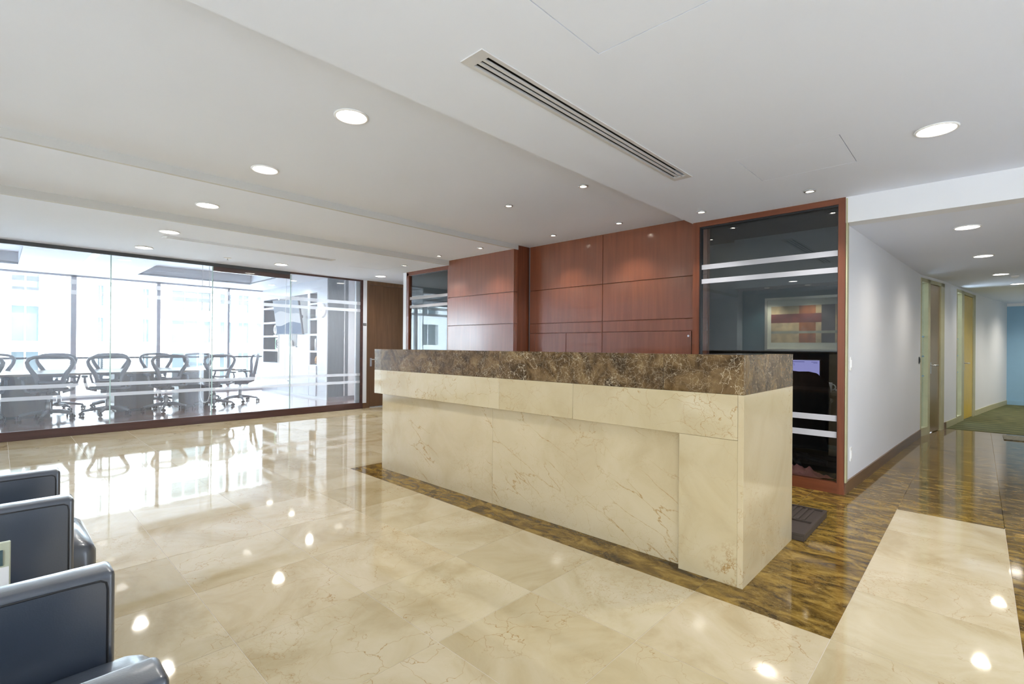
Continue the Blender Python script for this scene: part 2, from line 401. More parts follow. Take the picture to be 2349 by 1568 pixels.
def tag(o, label, cat=None, group=None, kind=None):
    o['label'] = label
    if cat: o['category'] = cat
    if group: o['group'] = group
    if kind: o['kind'] = kind
    return o
def thing(name, label, cat, loc=(0, 0, 0), rz=0.0, group=None):
    o = bpy.data.objects.new(name, None); COL.objects.link(o); o.location = loc; o.rotation_euler = (0, 0, rz)
    o.empty_display_size = .1
    return tag(o, label, cat, group)
def struct(name, label, loc=(0, 0, 0), rz=0.0):
    o = bpy.data.objects.new(name, None); COL.objects.link(o); o.location = loc; o.rotation_euler = (0, 0, rz)
    return tag(o, label, None, None, 'structure')
def structm(name, label, bm, mat):
    return tag(part(name, bm, mat), label, None, None, 'structure')
def copy_tree(o, parent=None):
    c = o.copy(); COL.objects.link(c)
    if parent is not None: c.parent = parent
    for ch in list(o.children): copy_tree(ch, c)
    return c
def piece(name, cache, x0, x1, y0, y1, z0, z1, mat, parent, bev=0.0):
    """one slab / panel with its own origin at its centre; alike sizes share mesh data"""
    key = (round(x1-x0, 3), round(y1-y0, 3), round(z1-z0, 3), mat.name, bev)
    if key not in cache:
        hx, hy, hz = (x1-x0)/2, (y1-y0)/2, (z1-z0)/2
        bm = box(-hx, hx, -hy, hy, -hz, hz)
        if bev: bmesh.ops.bevel(bm, geom=list(bm.edges), offset=bev, segments=1, affect='EDGES')
        cache[key] = me(bm, name, mat)
    return link(name, cache[key], parent, ((x0+x1)/2, (y0+y1)/2, (z0+z1)/2))
CACHE = {}
def P(name, x0, x1, y0, y1, z0, z1, mat, parent, bev=0.0): return piece(name, CACHE, x0, x1, y0, y1, z0, z1, mat, parent, bev)
def grid_plate(bm, x0, x1, y0, y1, z0, z1, holes):
    """flat plate with rectangular through-holes"""
    xs = sorted({x0, x1, *[h[0] for h in holes], *[h[1] for h in holes]}); ys = sorted({y0, y1, *[h[2] for h in holes], *[h[3] for h in holes]})
    xs = [x for x in xs if x0 <= x <= x1]; ys = [y for y in ys if y0 <= y <= y1]
    for a, b in zip(xs, xs[1:]):
        for c, d in zip(ys, ys[1:]):
            mx, my = (a+b)/2, (c+d)/2
            if any(h[0] < mx < h[1] and h[2] < my < h[3] for h in holes): continue
            bx(bm, a, b, c, d, z0, z1)

# ------------------------------------------------------------------ key dimensions (metres)
Z1, Z2, Z3, Z4, ZC = 2.455, 2.586, 2.526, 2.455, 2.244       # ceiling heights: right, middle, left of middle, far left, corridor
XA, XB, XC = -2.10, -4.56, -5.955                            # steps in the ceiling
XG, YF, Y2 = -8.56, 4.824, 5.124                             # glass wall, wood front plane, wood recess plane
YB, XR = -3.6, 3.2                                           # walls behind the camera
def xw(y):                                                   # curved corridor wall
    K = ((4.85, -.803), (5.9, -.748), (7.0, -.692), (8.0, -.636), (8.83, -.586), (9.3, -.500), (9.95, -.380), (10.84, -.265), (12.4, -.045), (13.8, .163), (15.6, .468))
    y = min(max(y, 4.85), 15.6)
    for (a, u), (b, v) in zip(K, K[1:]):
        if y <= b: return u+(v-u)*(y-a)/(b-a)

# ------------------------------------------------------------------ floor
floor = structm('floor', 'polished stone floor of cream and brown marble tiles across the lobby', box(XG-.05, XR, YB, 5.9, -.12, -.0009), M['grout'])
part('grout_bed', (lambda b: (bx(b, -4.4475, -.44, 2.39, 5.10, -.004, -.0006), bx(b, .1325, 1.85, 2.39, 4.68, -.004, -.0006), b)[-1])(bmesh.new()), M['groutdark'], floor)
T, TY = .5725, .5733
X0, Y0 = -.44, 2.39
def tile(x0, x1, y0, y1, mat):
    g = .0012
    P('tile', x0+g, x1-g, y0+g, y1-g, -.003, 0.0, mat, floor)
for j in range(-6, 0):
    for i in range(-15, 2):
        x0 = X0+i*T; x1 = x0+T; y0 = Y0+j*TY
        if x0 < XG-.05: x0 = XG-.05
        tile(x0, x1, y0, y0+TY, M['cream'])
for j in range(0, 6):
    for i in range(-15, -7):
        x0 = max(X0+i*T, XG-.05); tile(x0, X0+(i+1)*T, Y0+j*TY, Y0+(j+1)*TY, M['cream'])
for j in range(0, 4): tile(X0, X0+T, Y0+j*TY, Y0+(j+1)*TY, M['cream'])
for j in range(0, 5):
    y1 = Y0+(j+1)*TY if j < 4 else 5.124
    for i in range(-7, 0):
        if j == 4 and i > -4: tile(X0+i*T, X0+(i+1)*T, Y0+j*TY, 4.83, M['darkfloor'])
        else: tile(X0+i*T, X0+(i+1)*T, Y0+j*TY, y1, M['darkfloor'])
for j in range(0, 4):
    for i in range(1, 4): tile(X0+i*T, X0+(i+1)*T, Y0+j*TY, Y0+(j+1)*TY, M['darkfloor'])
cfl = structm('floor.001', 'brown marble floor of the corridor ending at the carpet', box(-.95, 2.3, 4.70, 10.05, -.12, -.0009), M['groutdark'])
for j in range(4, 14):
    for i in range(-1, 4):
        x0, x1 = X0+i*T, X0+(i+1)*T; y0, y1 = Y0+j*TY, min(Y0+(j+1)*TY, 10.05)
        if x1 < xw(y0)-.1 or y1-y0 < .05: continue
        if i == -1 and j == 4: y0 = 4.845
        g = .0012
        P('tile', x0+g, x1-g, y0+g, y1-g, -.003, 0.0, M['darkfloor'], cfl)
structm('floor.002', 'green and brown striped carpet at the far end of the corridor', box(-.9, 2.9, 10.052, 15.6, -.1, .004), M['carpet'])
structm('floor.003', 'reddish laminate floor of the glazed meeting room', box(-14.35, XG-.06, YB, 5.1, -.1, 0.0), M['lam'])
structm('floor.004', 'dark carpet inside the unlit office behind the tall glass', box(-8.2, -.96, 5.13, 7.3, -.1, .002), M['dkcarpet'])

# ------------------------------------------------------------------ ceilings
ceil = struct('ceiling', 'white plaster ceiling of the lobby in four stepped levels')
VENT = (-1.655, -1.525, 1.404, 3.49); ACC1 = (-1.185, -.57, .9, 1.77); ACC2 = (-1.18, -.595, 3.388, 3.955)
VENTL = (-6.95, -6.83, 1.325, 3.41); ACC3 = (-7.20, -6.63, 3.81, 4.398)
bm = bmesh.new(); grid_plate(bm, XA, XR, YB, YF+.02, Z1, Z1+.3, [VENT, ACC1, ACC2]); part('ceiling_plate', bm, M['ceil'], ceil)
part('ceiling_plate', box(XB, XA, YB, Y2+.1, Z2, Z2+.17), M['ceil'], ceil)
part('ceiling_plate', box(XC, XB, YB, YF+.02, Z3, Z3+.23), M['ceil'], ceil)
bm = bmesh.new(); grid_plate(bm, XG-.05, XC, YB, YF+.1, Z4, Z4+.3, [VENTL, ACC3]); bx(bm, XG-.05, -7.2, YF+.1, 6.2, Z4, Z4+.3); part('ceiling_plate', bm, M['ceil'], ceil)
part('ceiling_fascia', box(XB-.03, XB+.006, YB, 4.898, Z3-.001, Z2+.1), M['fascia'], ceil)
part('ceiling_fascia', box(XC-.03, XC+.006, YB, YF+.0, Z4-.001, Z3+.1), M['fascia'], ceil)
structm('ceiling.001', 'lower white ceiling over the corridor', box(-.82, 2.9, YF+.16, 15.7, ZC, ZC+.3), M['ceil'])
structm('ceiling.002', 'roof slab above the lobby', box(-14.4, XR+.4, YB-.3, 15.9, 2.98, 3.2), M['paint'])
# ------------------------------------------------------------------ plain walls
structm('wall_back', 'plain white wall behind the lounge', (lambda b: (bx(b, -14.35, -1.1, YB-.2, YB, -.1, 3.0), bx(b, -1.1, 3.1, YB-.2, YB, -.1, .08), bx(b, -1.1, 3.1, YB-.2, YB, 2.42, 3.0), bx(b, 3.1, XR+.2, YB-.2, YB, -.1, 3.0), b)[-1])(bmesh.new()), M['paint'])
w5 = struct('fill_window', 'unseen window added in the back wall for fill daylight')  # added opening behind the camera, brightens the right ceiling and header
part('glass_pane', box(-1.1, 3.1, YB-.12, YB-.11, .08, 2.42), M['tinted'], w5)
part('frame', (lambda b: (bx(b, -1.1, -1.04, YB-.15, YB-.08, .08, 2.42), bx(b, 3.04, 3.1, YB-.15, YB-.08, .08, 2.42), bx(b, .97, 1.03, YB-.15, YB-.08, .08, 2.42), b)[-1])(bmesh.new()), M['alu'], w5)
structm('wall_right', 'plain white wall closing the lobby on the right', box(XR, XR+.2, YB, YF+.2, -.1, 3.0), M['paint'])
structm('wall_header', 'white header above the corridor opening beside the tall glass', box(-.80, XR+.2, YF, YF+.16, ZC, 3.0), M['paint'])
structm('wall_corridor_right', 'plain white wall on the far side of the corridor', box(2.3, 2.45, YF+.16, 15.6, -.1, 2.6), M['paint'])
structm('wall_end', 'blue wall closing the corridor at its far end', box(.0, 2.6, 15.5, 15.65, 0, 2.18), M['blue'])
structm('wall_end.001', 'white strip above the blue wall at the corridor end', box(.0, 2.6, 15.49, 15.65, 2.18, 2.35), M['paint'])
structm('baseboard_end', 'pale blue baseboard along the blue wall', box(.35, 2.4, 15.475, 15.50, 0, .10), M['blue'])
# behind wood
structm('wall_office_left', 'partition wall between the two dark offices', box(-4.6, -4.45, 5.16, 7.3, 0, 2.98), M['officewall'])

# curved corridor wall in three runs
def curved(name, label, y0, y1, z0, z1, off, th, mat, n):
    bm = bmesh.new(); ring = []
    for k in range(n+1):
        y = y0+(y1-y0)*k/n; x = xw(y)+off
        ring.append([bm.verts.new(q) for q in ((x, y, z0), (x, y, z1), (x-th, y, z1), (x-th, y, z0))])
    for A, B in zip(ring, ring[1:]):
        for j in range(4):
            f = bm.faces.new((A[j], A[(j+1) % 4], B[(j+1) % 4], B[j])); f.smooth = True
    bm.faces.new(ring[0]); bm.faces.new(list(reversed(ring[-1])))
    o = structm(name, label, bm, mat)
    if hasattr(o.data, 'set_sharp_from_angle'): o.data.set_sharp_from_angle(angle=math.radians(40))
    return o
DA, DB = (8.83, 9.93), (10.84, 12.37)
curved('wall_corridor', 'curved white corridor wall between the tall glass and the bronze door', YF+.03, DA[0], 0, ZC, 0, .04, M['paint'], 24)
curved('wall_corridor.001', 'short white wall between the bronze door and the yellow door', DA[1], DB[0], 0, ZC, 0, .04, M['paint'], 6)
curved('wall_corridor.002', 'curved white wall between the yellow door and the blue wall', DB[1], 15.5, 0, ZC, 0, .04, M['paint'], 20)
curved('wall_corridor.003', 'strip of white wall above the bronze door', DA[0], DA[1], 2.205, ZC, 0, .04, M['paint'], 4)
curved('wall_corridor.004', 'strip of white wall above the yellow door', DB[0], DB[1], 2.205, ZC, 0, .04, M['paint'], 4)
curved('baseboard_corridor', 'brown wooden baseboard along the white wall beside the tall glass', YF+.03, DA[0], 0, .10, .012, .012, M['walnutY'], 24)
curved('baseboard_corridor.001', 'short brown baseboard end beside the bronze door', DA[1]+.0, DA[1]+.12, 0, .10, .012, .012, M['walnutY'], 2)
curved('baseboard_corridor.002', 'grey baseboard between the bronze and yellow doors', DA[1]+.12, DB[0], 0, .10, .012, .012, M['olive'], 4)
curved('baseboard_corridor.003', 'grey baseboard along the wall beyond the yellow door', DB[1], 15.48, 0, .10, .012, .012, M['olive'], 14)

# doors set in the curved wall: sidelight + leaf
def corridor_door(name, label, span, side, leaf, leafmat, leaflabel, side_w):
    p0 = Vector((xw(span[0]), span[0])); p1 = Vector((xw(span[1]), span[1])); d = (p1-p0); Ln = d.length
    root = struct(name, label, (p0.x, p0.y, 0), math.atan2(d.y, d.x))      # local +x along the wall, -y towards the corridor
    fr = M['olive']; H = 2.205
    bm = bmesh.new()
    for a, b in ((0, .04), (side-side_w, side+side_w), (leaf, Ln)):
        bx(bm, a, b, -.005, .10, 0, H)
    bx(bm, .04, Ln, -.005, .10, H-.05, H)
    bx(bm, .04, side-side_w, -.005, .10, 0, .11)
    part('door_frame', bm, fr, root)
    part('sidelight_glass', box(.04, side-side_w, .045, .055, .11, H-.05), M['clear'], root)
    for k, z in enumerate((.82, 1.10, 1.38)): part('etched_line', box(.045, side-side_w-.005, .040, .0445, z, z+.02), M['blue'], root)
    lf = part('door_leaf', rbox(side+side_w+.005, leaf-.006, .012, .055, .01, H-.055, .003, 1), leafmat, root, label=leaflabel)
    hx = side+side_w+.07
    bm = bmesh.new(); bx(bm, hx-.02, hx+.02, .004, .013, .86, 1.02); tube(bm, [(hx, .012, .98), (hx, -.05, .98)], .009); tube(bm, [(hx, -.048, .98), (hx+.12, -.048, .98)], .009)
    part('door_handle', bm, M['steel'], lf)
    return root, Ln
corridor_door('door_2', 'bronze coloured corridor door with a narrow glass sidelight', DA, .372, .94, M['bronze'], 'bronze coloured metal leaf', .05)
corridor_door('door_3', 'yellow lacquered corridor door with a narrow glass sidelight', DB, .47, 1.365, M['yellow'], 'yellow lacquered leaf', .095)
structm('wall_rear_office', 'grey wall of the rooms behind the corridor doors', box(-2.9, -2.8, 8.0, 15.4, 0, 2.4), M['officewall'])
structm('floor.005', 'dark carpet of the rooms behind the corridor doors', box(-2.9, -.62, 7.5, 10.9, -.1, -.004), M['dkcarpet'])

# ------------------------------------------------------------------ wood wall
ww = struct('wall_wood', 'reddish brown veneer wall of large panels behind the reception desk')
part('backing', box(-4.55, -2.06, Y2+.02, Y2+.06, 0, Z2+.1), M['cherryframe'], ww)
g = .004
def wp(x0, x1, z0, z1, y, th=.022): P('panel', x0+g, x1-g, y, y+th, z0+g, z1-g, M['cherry'], ww, .0015)
for x0, x1 in ((-4.545, -3.350), (-3.350, -2.06)):
    wp(x0, x1, 1.977, Z2+.02, Y2); wp(x0, x1, 1.520, 1.977, Y2); wp(x0, x1, 1.387, 1.520, Y2)
wp(-4.545, -4.442, .0, 1.387, Y2)
for x0, x1, nm in ((-4.442, -3.901, 'left'), (-3.901, -3.350, 'mid'), (-3.350, -2.225, 'right')):
    o = P('cabinet_door', x0+g, x1-g, Y2-.004, Y2+.018, .08, 1.387-g, M['cherry'], ww, .0015)
    if nm == 'right':
        bm = bmesh.new(); tube(bm, [(.53, -.011, .60), (.53, -.020, .60)], .012, 12); part('lock', bm, M['chrome'], o)
wp(-2.225, -2.06, .0, 1.387, Y2)
# protruding block on the left
part('backing', box(-5.96, -4.585, YF+.025, Y2+.06, 0, Z3+.2), M['cherryframe'], ww)
for z0, z1 in ((1.949, Z3+.01), (1.516, 1.949), (.76, 1.516), (.02, .76)):
    P('panel', -5.972, -4.568, YF, YF+.022, z0+g, z1-g, M['cherry'], ww, .0015)
    P('panel', -4.586, -4.566, YF+.024, 4.895, z0+g, z1-g, M['cherry'], ww, .0015)
P('panel', -4.586, -4.572, 4.90, Y2-.001, .0, Z2+.02, M['cherryframe'], ww, .0015)
P('panel', -5.990, -5.972, YF+.004, Y2, .0, Z3+.1, M['cherryframe'], ww)

# ------------------------------------------------------------------ tall glass of the dark office (right of the wood wall)
w2 = struct('window_2', 'tall glass panel in a reddish wood frame beside the corridor')
bm = bmesh.new()
bx(bm, -2.085, -2.022, YF-.006, YF+.075, 0, Z1)
part('frame_stile', bm, M['cherryframe'], w2)
part('frame_stile', box(-.850, -.800, YF-.006, YF+.075, 0, Z1), M['cherryframe'], w2)
part('frame_stile', box(-.797, -.786, YF-.004, YF+.06, 0.1, Z1-.01), M['olive'], w2)
part('frame_rail', box(-2.022, -.850, YF-.004, YF+.07, 2.405, Z1), M['cherryX'], w2)
part('frame_rail', box(-2.022, -.850, YF-.004, YF+.07, 0, .088), M['cherryX'], w2)
bm = bmesh.new()
bx(bm, -2.022, -2.008, YF+.008, YF+.06, .088, 2.405); bx(bm, -.856, -.850, YF+.008, YF+.06, .088, 2.405); bx(bm, -2.008, -.856, YF+.008, YF+.06, 2.390, 2.405)
part('glazing_bead', bm, M['black'], w2)
part('glass_pane', box(-2.008, -.856, YF+.03, YF+.038, .088, 2.39), M['dim'], w2)
for z0, z1 in ((1.983, 2.030), (1.843, 1.888), (.596, .645), (.458, .509)):
    P('frosted_band', -2.008, -.856, YF+.026, YF+.0285, z0, z1, M['bandop'], w2)

# small glass on the left of the wood wall
w3 = struct('window_3', 'narrow glass panel between the wood block and the brown door')
part('frame_stile', box(-7.18, -7.09, YF-.004, YF+.25, 0, Z4), M['paint'], w3, label='white end post')
part('frame_stile', box(-7.09, -7.03, YF+.0, YF+.07, 0, Z4-.02), M['cherryframe'], w3)
part('frame_rail', box(-7.09, -5.975, YF+.0, YF+.07, 2.395, Z4), M['cherryX'], w3)
part('frame_rail', box(-7.03, -5.975, YF+.0, YF+.07, 0, .088), M['cherryX'], w3)
part('glass_pane', box(-7.03, -5.99, YF+.03, YF+.038, .088, 2.395), M['dim'], w3)
for z0, z1 in ((1.983, 2.030), (1.843, 1.888), (.596, .645), (.458, .509)):
    P('frosted_band', -7.03, -5.99, YF+.026, YF+.0285, z0, z1, M['bandop'], w3)
structm('wall_office_back', 'dark teal rear wall inside the unlit offices', box(-8.2, -.79, 6.9, 7.0, 0, 2.98), M['teal'])
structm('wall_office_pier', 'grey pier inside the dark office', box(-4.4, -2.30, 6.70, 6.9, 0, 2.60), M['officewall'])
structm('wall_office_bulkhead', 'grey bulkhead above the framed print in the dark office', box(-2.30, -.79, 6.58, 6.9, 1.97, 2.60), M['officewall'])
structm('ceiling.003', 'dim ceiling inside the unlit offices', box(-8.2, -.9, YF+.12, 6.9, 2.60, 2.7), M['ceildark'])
structm('wall_office_side', 'side wall at the left end of the unlit office', box(-8.2, -8.05, 5.95, 7.0, 0, 2.98), M['officewall'])
structm('wall_office_side.001', 'wall between the unlit office and the brown door passage', box(-7.2, -7.1, YF+.25, 6.9, 0, 2.98), M['paint'])

# ------------------------------------------------------------------ glass wall of the meeting room
w1 = struct('window_1', 'frameless glass wall between the lobby and the meeting room')
part('sill', rbox(XG-.05, XG+.02, YB, 4.83, 0, .112, .004, 1), M['sillwood'], w1)
part('frame_rail', box(XG-.05, XG+.012, YB, 3.46, 2.405, Z4), M['dkgrey'], w1)
part('frame_rail', box(XG-.05, XG+.012, 3.46, 4.83, 2.425, Z4), M['sillwood'], w1)
part('door_header', box(XG-.03, XG+.0, 2.295, 3.46, 2.335, 2.405), M['sillwood'], w1)
part('frame_stile', box(XG-.05, XG+.015, 4.785, 4.835, 0, Z4), M['sillwood'], w1)
part('frame_stile', box(XG-.05, XG-.01, 4.70, 4.785, .112, 2.42), M['whitelam'], w1, label='white inner jamb')
seams = [YB, -1.3, -.14, 1.066, 2.288, 3.47, 4.785]
for a, b in zip(seams, seams[1:]):
    gp = part('glass_pane', box(XG-.006, XG+.006, a+.003, b-.003, .112, 2.425), M['lobbyglass'], w1)
    for z0, z1 in ((1.974, 2.034), (1.841, 1.895), (.629, .677), (.488, .536)):
        part('frosted_band', box(XG+.0065, XG+.008, a+.004, b-.004, z0, z1), M['band'], gp)
for y in seams[1:-1]:
    part('glass_joint', box(XG-.005, XG+.009, y-.0065, y+.0065, .112, 2.405), M['edge'], w1)
structm('wall_strip', 'narrow white wall between the glass wall and the brown door', box(XG-.05, XG, 4.835, 4.925, 0, Z4), M['paint'])
structm('baseboard_strip', 'short brown baseboard beside the brown door', box(XG-.01, XG+.014, 4.842, 4.925, 0, .10), M['walnutY'])
d1 = struct('door_1', 'tall brown wooden door in the corner past the glass wall')
bm = bmesh.new(); bx(bm, XG-.06, XG+.02, 4.925, 4.985, 0, Z4); bx(bm, XG-.06, XG+.02, 4.985, 5.95, 2.385, Z4); bx(bm, XG-.06, XG+.02, 5.90, 5.96, 0, 2.385)
part('door_frame', bm, M['walnut'], d1)
lf = part('door_leaf', rbox(XG-.05, XG-.005, 4.988, 5.897, .018, 2.382, .002, 1), M['walnut'], d1)
bm = bmesh.new(); bx(bm, XG-.006, XG+.004, 4.995, 5.035, .80, .96); tube(bm, [(XG, 5.015, .935), (XG+.055, 5.015, .935)], .010); tube(bm, [(XG+.05, 5.01, .935), (XG+.05, 5.15, .935)], .009)
part('door_handle', bm, M['steel'], lf)
part('threshold', box(XG-.04, XG+.012, 4.988, 5.897, 0, .015), M['alu'], d1)
structm('wall_passage', 'white wall past the brown door', box(XG-.1, -7.1, 5.96, 6.1, 0, Z4+.2), M['paint'])
np_ = tag(part('nameplate', rbox(XG, XG+.006, 4.846, 4.915, 1.583, 1.631, .002, 1), M['dkgrey']), 'small dark name plate on the white strip beside the brown door', 'sign')
bm = bmesh.new()
for r_, z in enumerate((1.611, 1.597)):
    y = 4.851
    while y < 4.908:
        w = random.uniform(.003, .007); bx(bm, XG+.0058, XG+.0068, y, min(y+w, 4.910), z, z+.007); y += w+.0025
part('lettering', bm, M['letter'], np_)

# ------------------------------------------------------------------ meeting room shell
cc = struct('ceiling.004', 'white ceiling of the meeting room with two recessed trays')
TR1 = (-13.02, -10.2, 2.06, 4.30); TR2 = (-13.1, -10.2, -2.6, .27)
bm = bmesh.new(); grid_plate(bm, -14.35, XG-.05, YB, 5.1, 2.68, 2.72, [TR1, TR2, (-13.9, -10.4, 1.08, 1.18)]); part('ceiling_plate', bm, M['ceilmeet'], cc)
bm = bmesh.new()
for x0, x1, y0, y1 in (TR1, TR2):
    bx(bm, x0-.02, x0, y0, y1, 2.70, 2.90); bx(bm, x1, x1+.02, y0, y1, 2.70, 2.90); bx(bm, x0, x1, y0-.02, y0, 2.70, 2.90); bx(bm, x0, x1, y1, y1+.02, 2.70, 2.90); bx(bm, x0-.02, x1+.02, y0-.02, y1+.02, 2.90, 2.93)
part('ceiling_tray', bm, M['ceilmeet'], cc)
part('ceiling_drop', box(XG-.05, XG-.02, YB, 5.0, Z4, 2.98), M['ceil'], cc)
structm('wall_meeting_end', 'pale end wall of the meeting room behind the shelving', box(-14.35, -10.37, 5.42, 5.5, 0, 2.98), M['paint'])
structm('wall_meeting_side', 'light grey wall of the meeting room beside the white column', box(-10.55, -10.37, 5.02, 6.9, 0, 2.98), simple('pale_grey_paint', (.78, .78, .80), .6, var=.02))
structm('wall_column', 'white column at the end of the meeting room shelving', box(-10.86, -10.37, 5.0, 5.40, 0, 2.70), M['whitelam'])
structm('baseboard_meeting', 'brown baseboard of the grey meeting room wall', box(-10.37, -10.352, 5.02, 6.2, 0, .06), M['sillwood'])
structm('wall_meeting_far', 'white wall closing the alcove of the meeting room', box(-10.5, XG-.06, 6.3, 6.4, 0, 2.98), M['paint'])
structm('floor.006', 'laminate floor of the meeting room alcove', box(-10.36, XG-.06, 5.1, 6.3, -.1, 0), M['lam'])
structm('ceiling.005', 'white ceiling of the meeting room alcove', box(-10.4, XG-.06, 5.1, 6.3, 2.68, 2.72), M['ceil'])
w4 = struct('window_4', 'full height exterior window band of the meeting room')
ym = [YB, -1.85, -.36, 1.145, 2.662, 4.17, 5.1]
for y, w in zip(ym[1:-1], (.09, .09, .092, .072, .05)):
    part('mullion', box(-14.30, -14.18, y-w/2, y+w/2, 0, 2.70), M['mull'], w4)
for a, b in zip(ym, ym[1:]):
    P('transom', -14.28, -14.20, a+.046, b-.046, .865, .908, M['dkgrey'], w4)
    P('glass_pane', -14.25, -14.24, a+.046, b-.046, .908, 2.64, M['clear'], w4)
    P('glass_pane', -14.25, -14.24, a+.046, b-.046, .06, .865, M['clear'], w4)
part('head_rail', box(-14.30, -14.18, YB, 5.1, 2.64, 2.70), M['whitelam'], w4)
part('sill', box(-14.30, -14.18, YB, 5.1, 0, .06), M['whitelam'], w4)
structm('wall_window_end', 'end wall closing the meeting room window band beside the shelving', box(-14.36, -14.18, 5.1, 5.5, -.1, 3.0), M['paint'])
structm('wall_facade', 'outside spandrel above the meeting room windows', box(-14.36, -14.30, YB, 5.5, 2.66, 3.0), M['paint'])
ll = thing('linear_ceiling_light', 'twin strip light crossing the meeting room ceiling above the table', 'ceiling light', (-12.15, 1.13, 2.68))
part('housing', (lambda b: (bx(b, -1.75, 1.75, -.05, .05, .03, .04), bx(b, -1.75, 1.75, -.006, .006, -.004, .03), b)[-1])(bmesh.new()), M['white'], ll)
for s in (-1, 1): part('diffuser', box(-1.74, 1.74, min(s*.008, s*.047), max(s*.008, s*.047), .004, .028), M['linlight'], ll)

# ------------------------------------------------------------------ opposite buildings
def building(name, label, xf, y0, y1, bays, rows, ret=None):
    """white facade at x = xf facing +x with recessed glazed bays"""
    b = thing(name, label, 'building', (xf, (y0+y1)/2, -6)); oy, oz = -(y0+y1)/2, 6
    part('core', box(-8, -.5, y0+oy, y1+oy, 0, 24), M['facade'], b)
    zs = [-6+oz]
    for z0, z1 in rows:
        part('spandrel', box(-.5, 0, y0+oy, y1+oy, zs[-1], z0+oz), M['facade'], b); zs.append(z1+oz)
    part('spandrel', box(-.5, 0, y0+oy, y1+oy, zs[-1], 24), M['facade'], b)
    for z0, z1 in rows:
        e = y0
        for a, c in bays+[(y1, y1)]:
            if a-e > .01: part('pier', box(-.5, -.01, e+oy, a+oy, z0+oz, z1+oz), M['facade'], b)
            if c > a:
                w = part('window', box(-.36, -.33, a+oy, c+oy, z0+oz, z1+oz), M['faceglass'], b)
                k = max(1, int((c-a)/.8))
                bm = bmesh.new()
                for q in range(1, k+1): bx(bm, -.33, -.29, a+oy+(c-a)*q/(k+1)-.025, a+oy+(c-a)*q/(k+1)+.025, z0+oz, z1+oz)
                part('glazing_bar', bm, M['facade'], w)
            e = c
building('office_building', 'white office building across the street, nearer block at the left', -26.0, -14, 2.2, [(-10.5, -9.2), (-7.5, -6.2), (-4.6, -3.4), (-2.2, -1.0), (.37, 1.11)], [(-2.6, .88), (1.28, 2.62), (3.2, 4.6), (5.6, 7.0), (8, 9.4)])
building('office_building.001', 'white office building across the street, farther block with wide windows', -40.0, 2.6, 26, [(4.38, 4.65), (6.65, 7.0), (8.27, 10.65), (11.2, 12.0), (12.42, 13.2), (13.7, 14.6), (15.5, 17), (18, 20), (21, 24)], [(-2.2, .6), (1.33, 2.85), (3.6, 4.9), (5.8, 7.2), (8.1, 9.5)])
structm('ground', 'pale street far below the meeting room windows', box(-70, -14.5, -40, 50, -6.2, -6.0), M['facade'])

# ------------------------------------------------------------------ shelving with the television
sh = thing('wall_unit', 'white shelving wall with open niches around the television', 'shelving', (-14.1, 5.0, 0))
xl = 0.0; W_ = 3.24      # local x from the window to the column
bm = bmesh.new()
for a, b, z0, z1 in ((0, W_, 2.40, 2.68), (0, 1.05, 0, .74), (1.05, 2.87, 0, 1.48), (2.87, W_, 0, .755), (2.75, 2.87, 1.48, 2.40), (1.0, 1.09, .74, 2.40), (-.07, 0, 0, 2.68)):
    bx(bm, a, b, 0.0, .34, z0, z1)
part('carcass', bm, M['whitelam'], sh)
bm = bmesh.new()
bx(bm, 0, 1.0, .32, .34, .74, 2.40); bx(bm, 0, .012, .02, .32, .74, 2.40); bx(bm, 2.87, 2.882, .02, .32, .755, 2.40); bx(bm, 2.87, W_, .32, .34, .755, 2.40); bx(bm, 1.09, 2.75, .18, .2, 1.48, 2.40); bx(bm, 1.70, 2.17, -.004, .006, 1.150, 1.462)
part('niche_back', bm, M['nicheback'], sh)
for z in (1.06, 1.43, 1.785, 2.17): P('shelf', 0, 1.0, .0, .32, z-.025, z+.02, M['whitelam'], sh)
for z in (1.06, 1.445, 1.80, 2.15): P('shelf', 2.87, W_, .0, .32, z-.025, z+.02, M['whitelam'], sh)
for a, b in ((.01, 1.045), (1.055, 1.95), (1.96, 2.865), (2.875, W_-.005)): P('cupboard_door', a, b, -.018, 0.0, .05, .73, M['whitelam'], sh, .002)
P('shelf', 1.70, 2.17, -.03, .0, 1.152, 1.170, M['whitelam'], sh)
tv = thing('television', 'tilted flat television with pale and blue bands on its screen above the meeting room cupboards', 'television', (-11.93, 4.98, 1.90))
tvr = Matrix.Rotation(math.radians(14), 4, 'Z') @ Matrix.Rotation(math.radians(9), 4, 'X')
bm = rbox(-.475, .475, -.25, -.20, -.415, .415, .008, 1); bm.transform(tvr); part('bezel', bm, M['tvframe'], tv)
bm = bmesh.new(); zz = [(-.445, -.27, 2), (-.27, -.10, 2), (-.10, .16, 1), (.16, .445, 0)]
NX = 24
def ridge(x, base, amp, ph): return base+amp*math.sin(x*4+ph)+amp*.5*math.sin(x*9+ph*2)
lv = [lambda x: -.395, lambda x: ridge(x, -.16, .04, .4), lambda x: ridge(x, .08, .05, 2.0), lambda x: .395]
for li, mi in ((0, 2), (1, 1), (2, 0)):
    A = [bm.verts.new((-.455+.91*k/NX, -.2515, lv[li](-.455+.91*k/NX))) for k in range(NX+1)]; B = [bm.verts.new((-.455+.91*k/NX, -.2515, lv[li+1](-.455+.91*k/NX))) for k in range(NX+1)]
    for k in range(NX): bm.faces.new((A[k], A[k+1], B[k+1], B[k])).material_index = mi
bm.transform(tvr); part('screen', bm, [M['tv_top_band'], M['tv_mid_band'], M['tv_low_band']], tv)  # emissive bands, blue at the bottom and paler above
bm = bmesh.new(); tube(bm, [(0, .15, 0), (0, -.02, 0), (0, -.19, 0)], .04); part('wall_bracket', bm, M['black'], tv)
ck = thing('wall_clock', 'round white clock on the white column', 'clock', (-10.58, 5.0, 1.975))
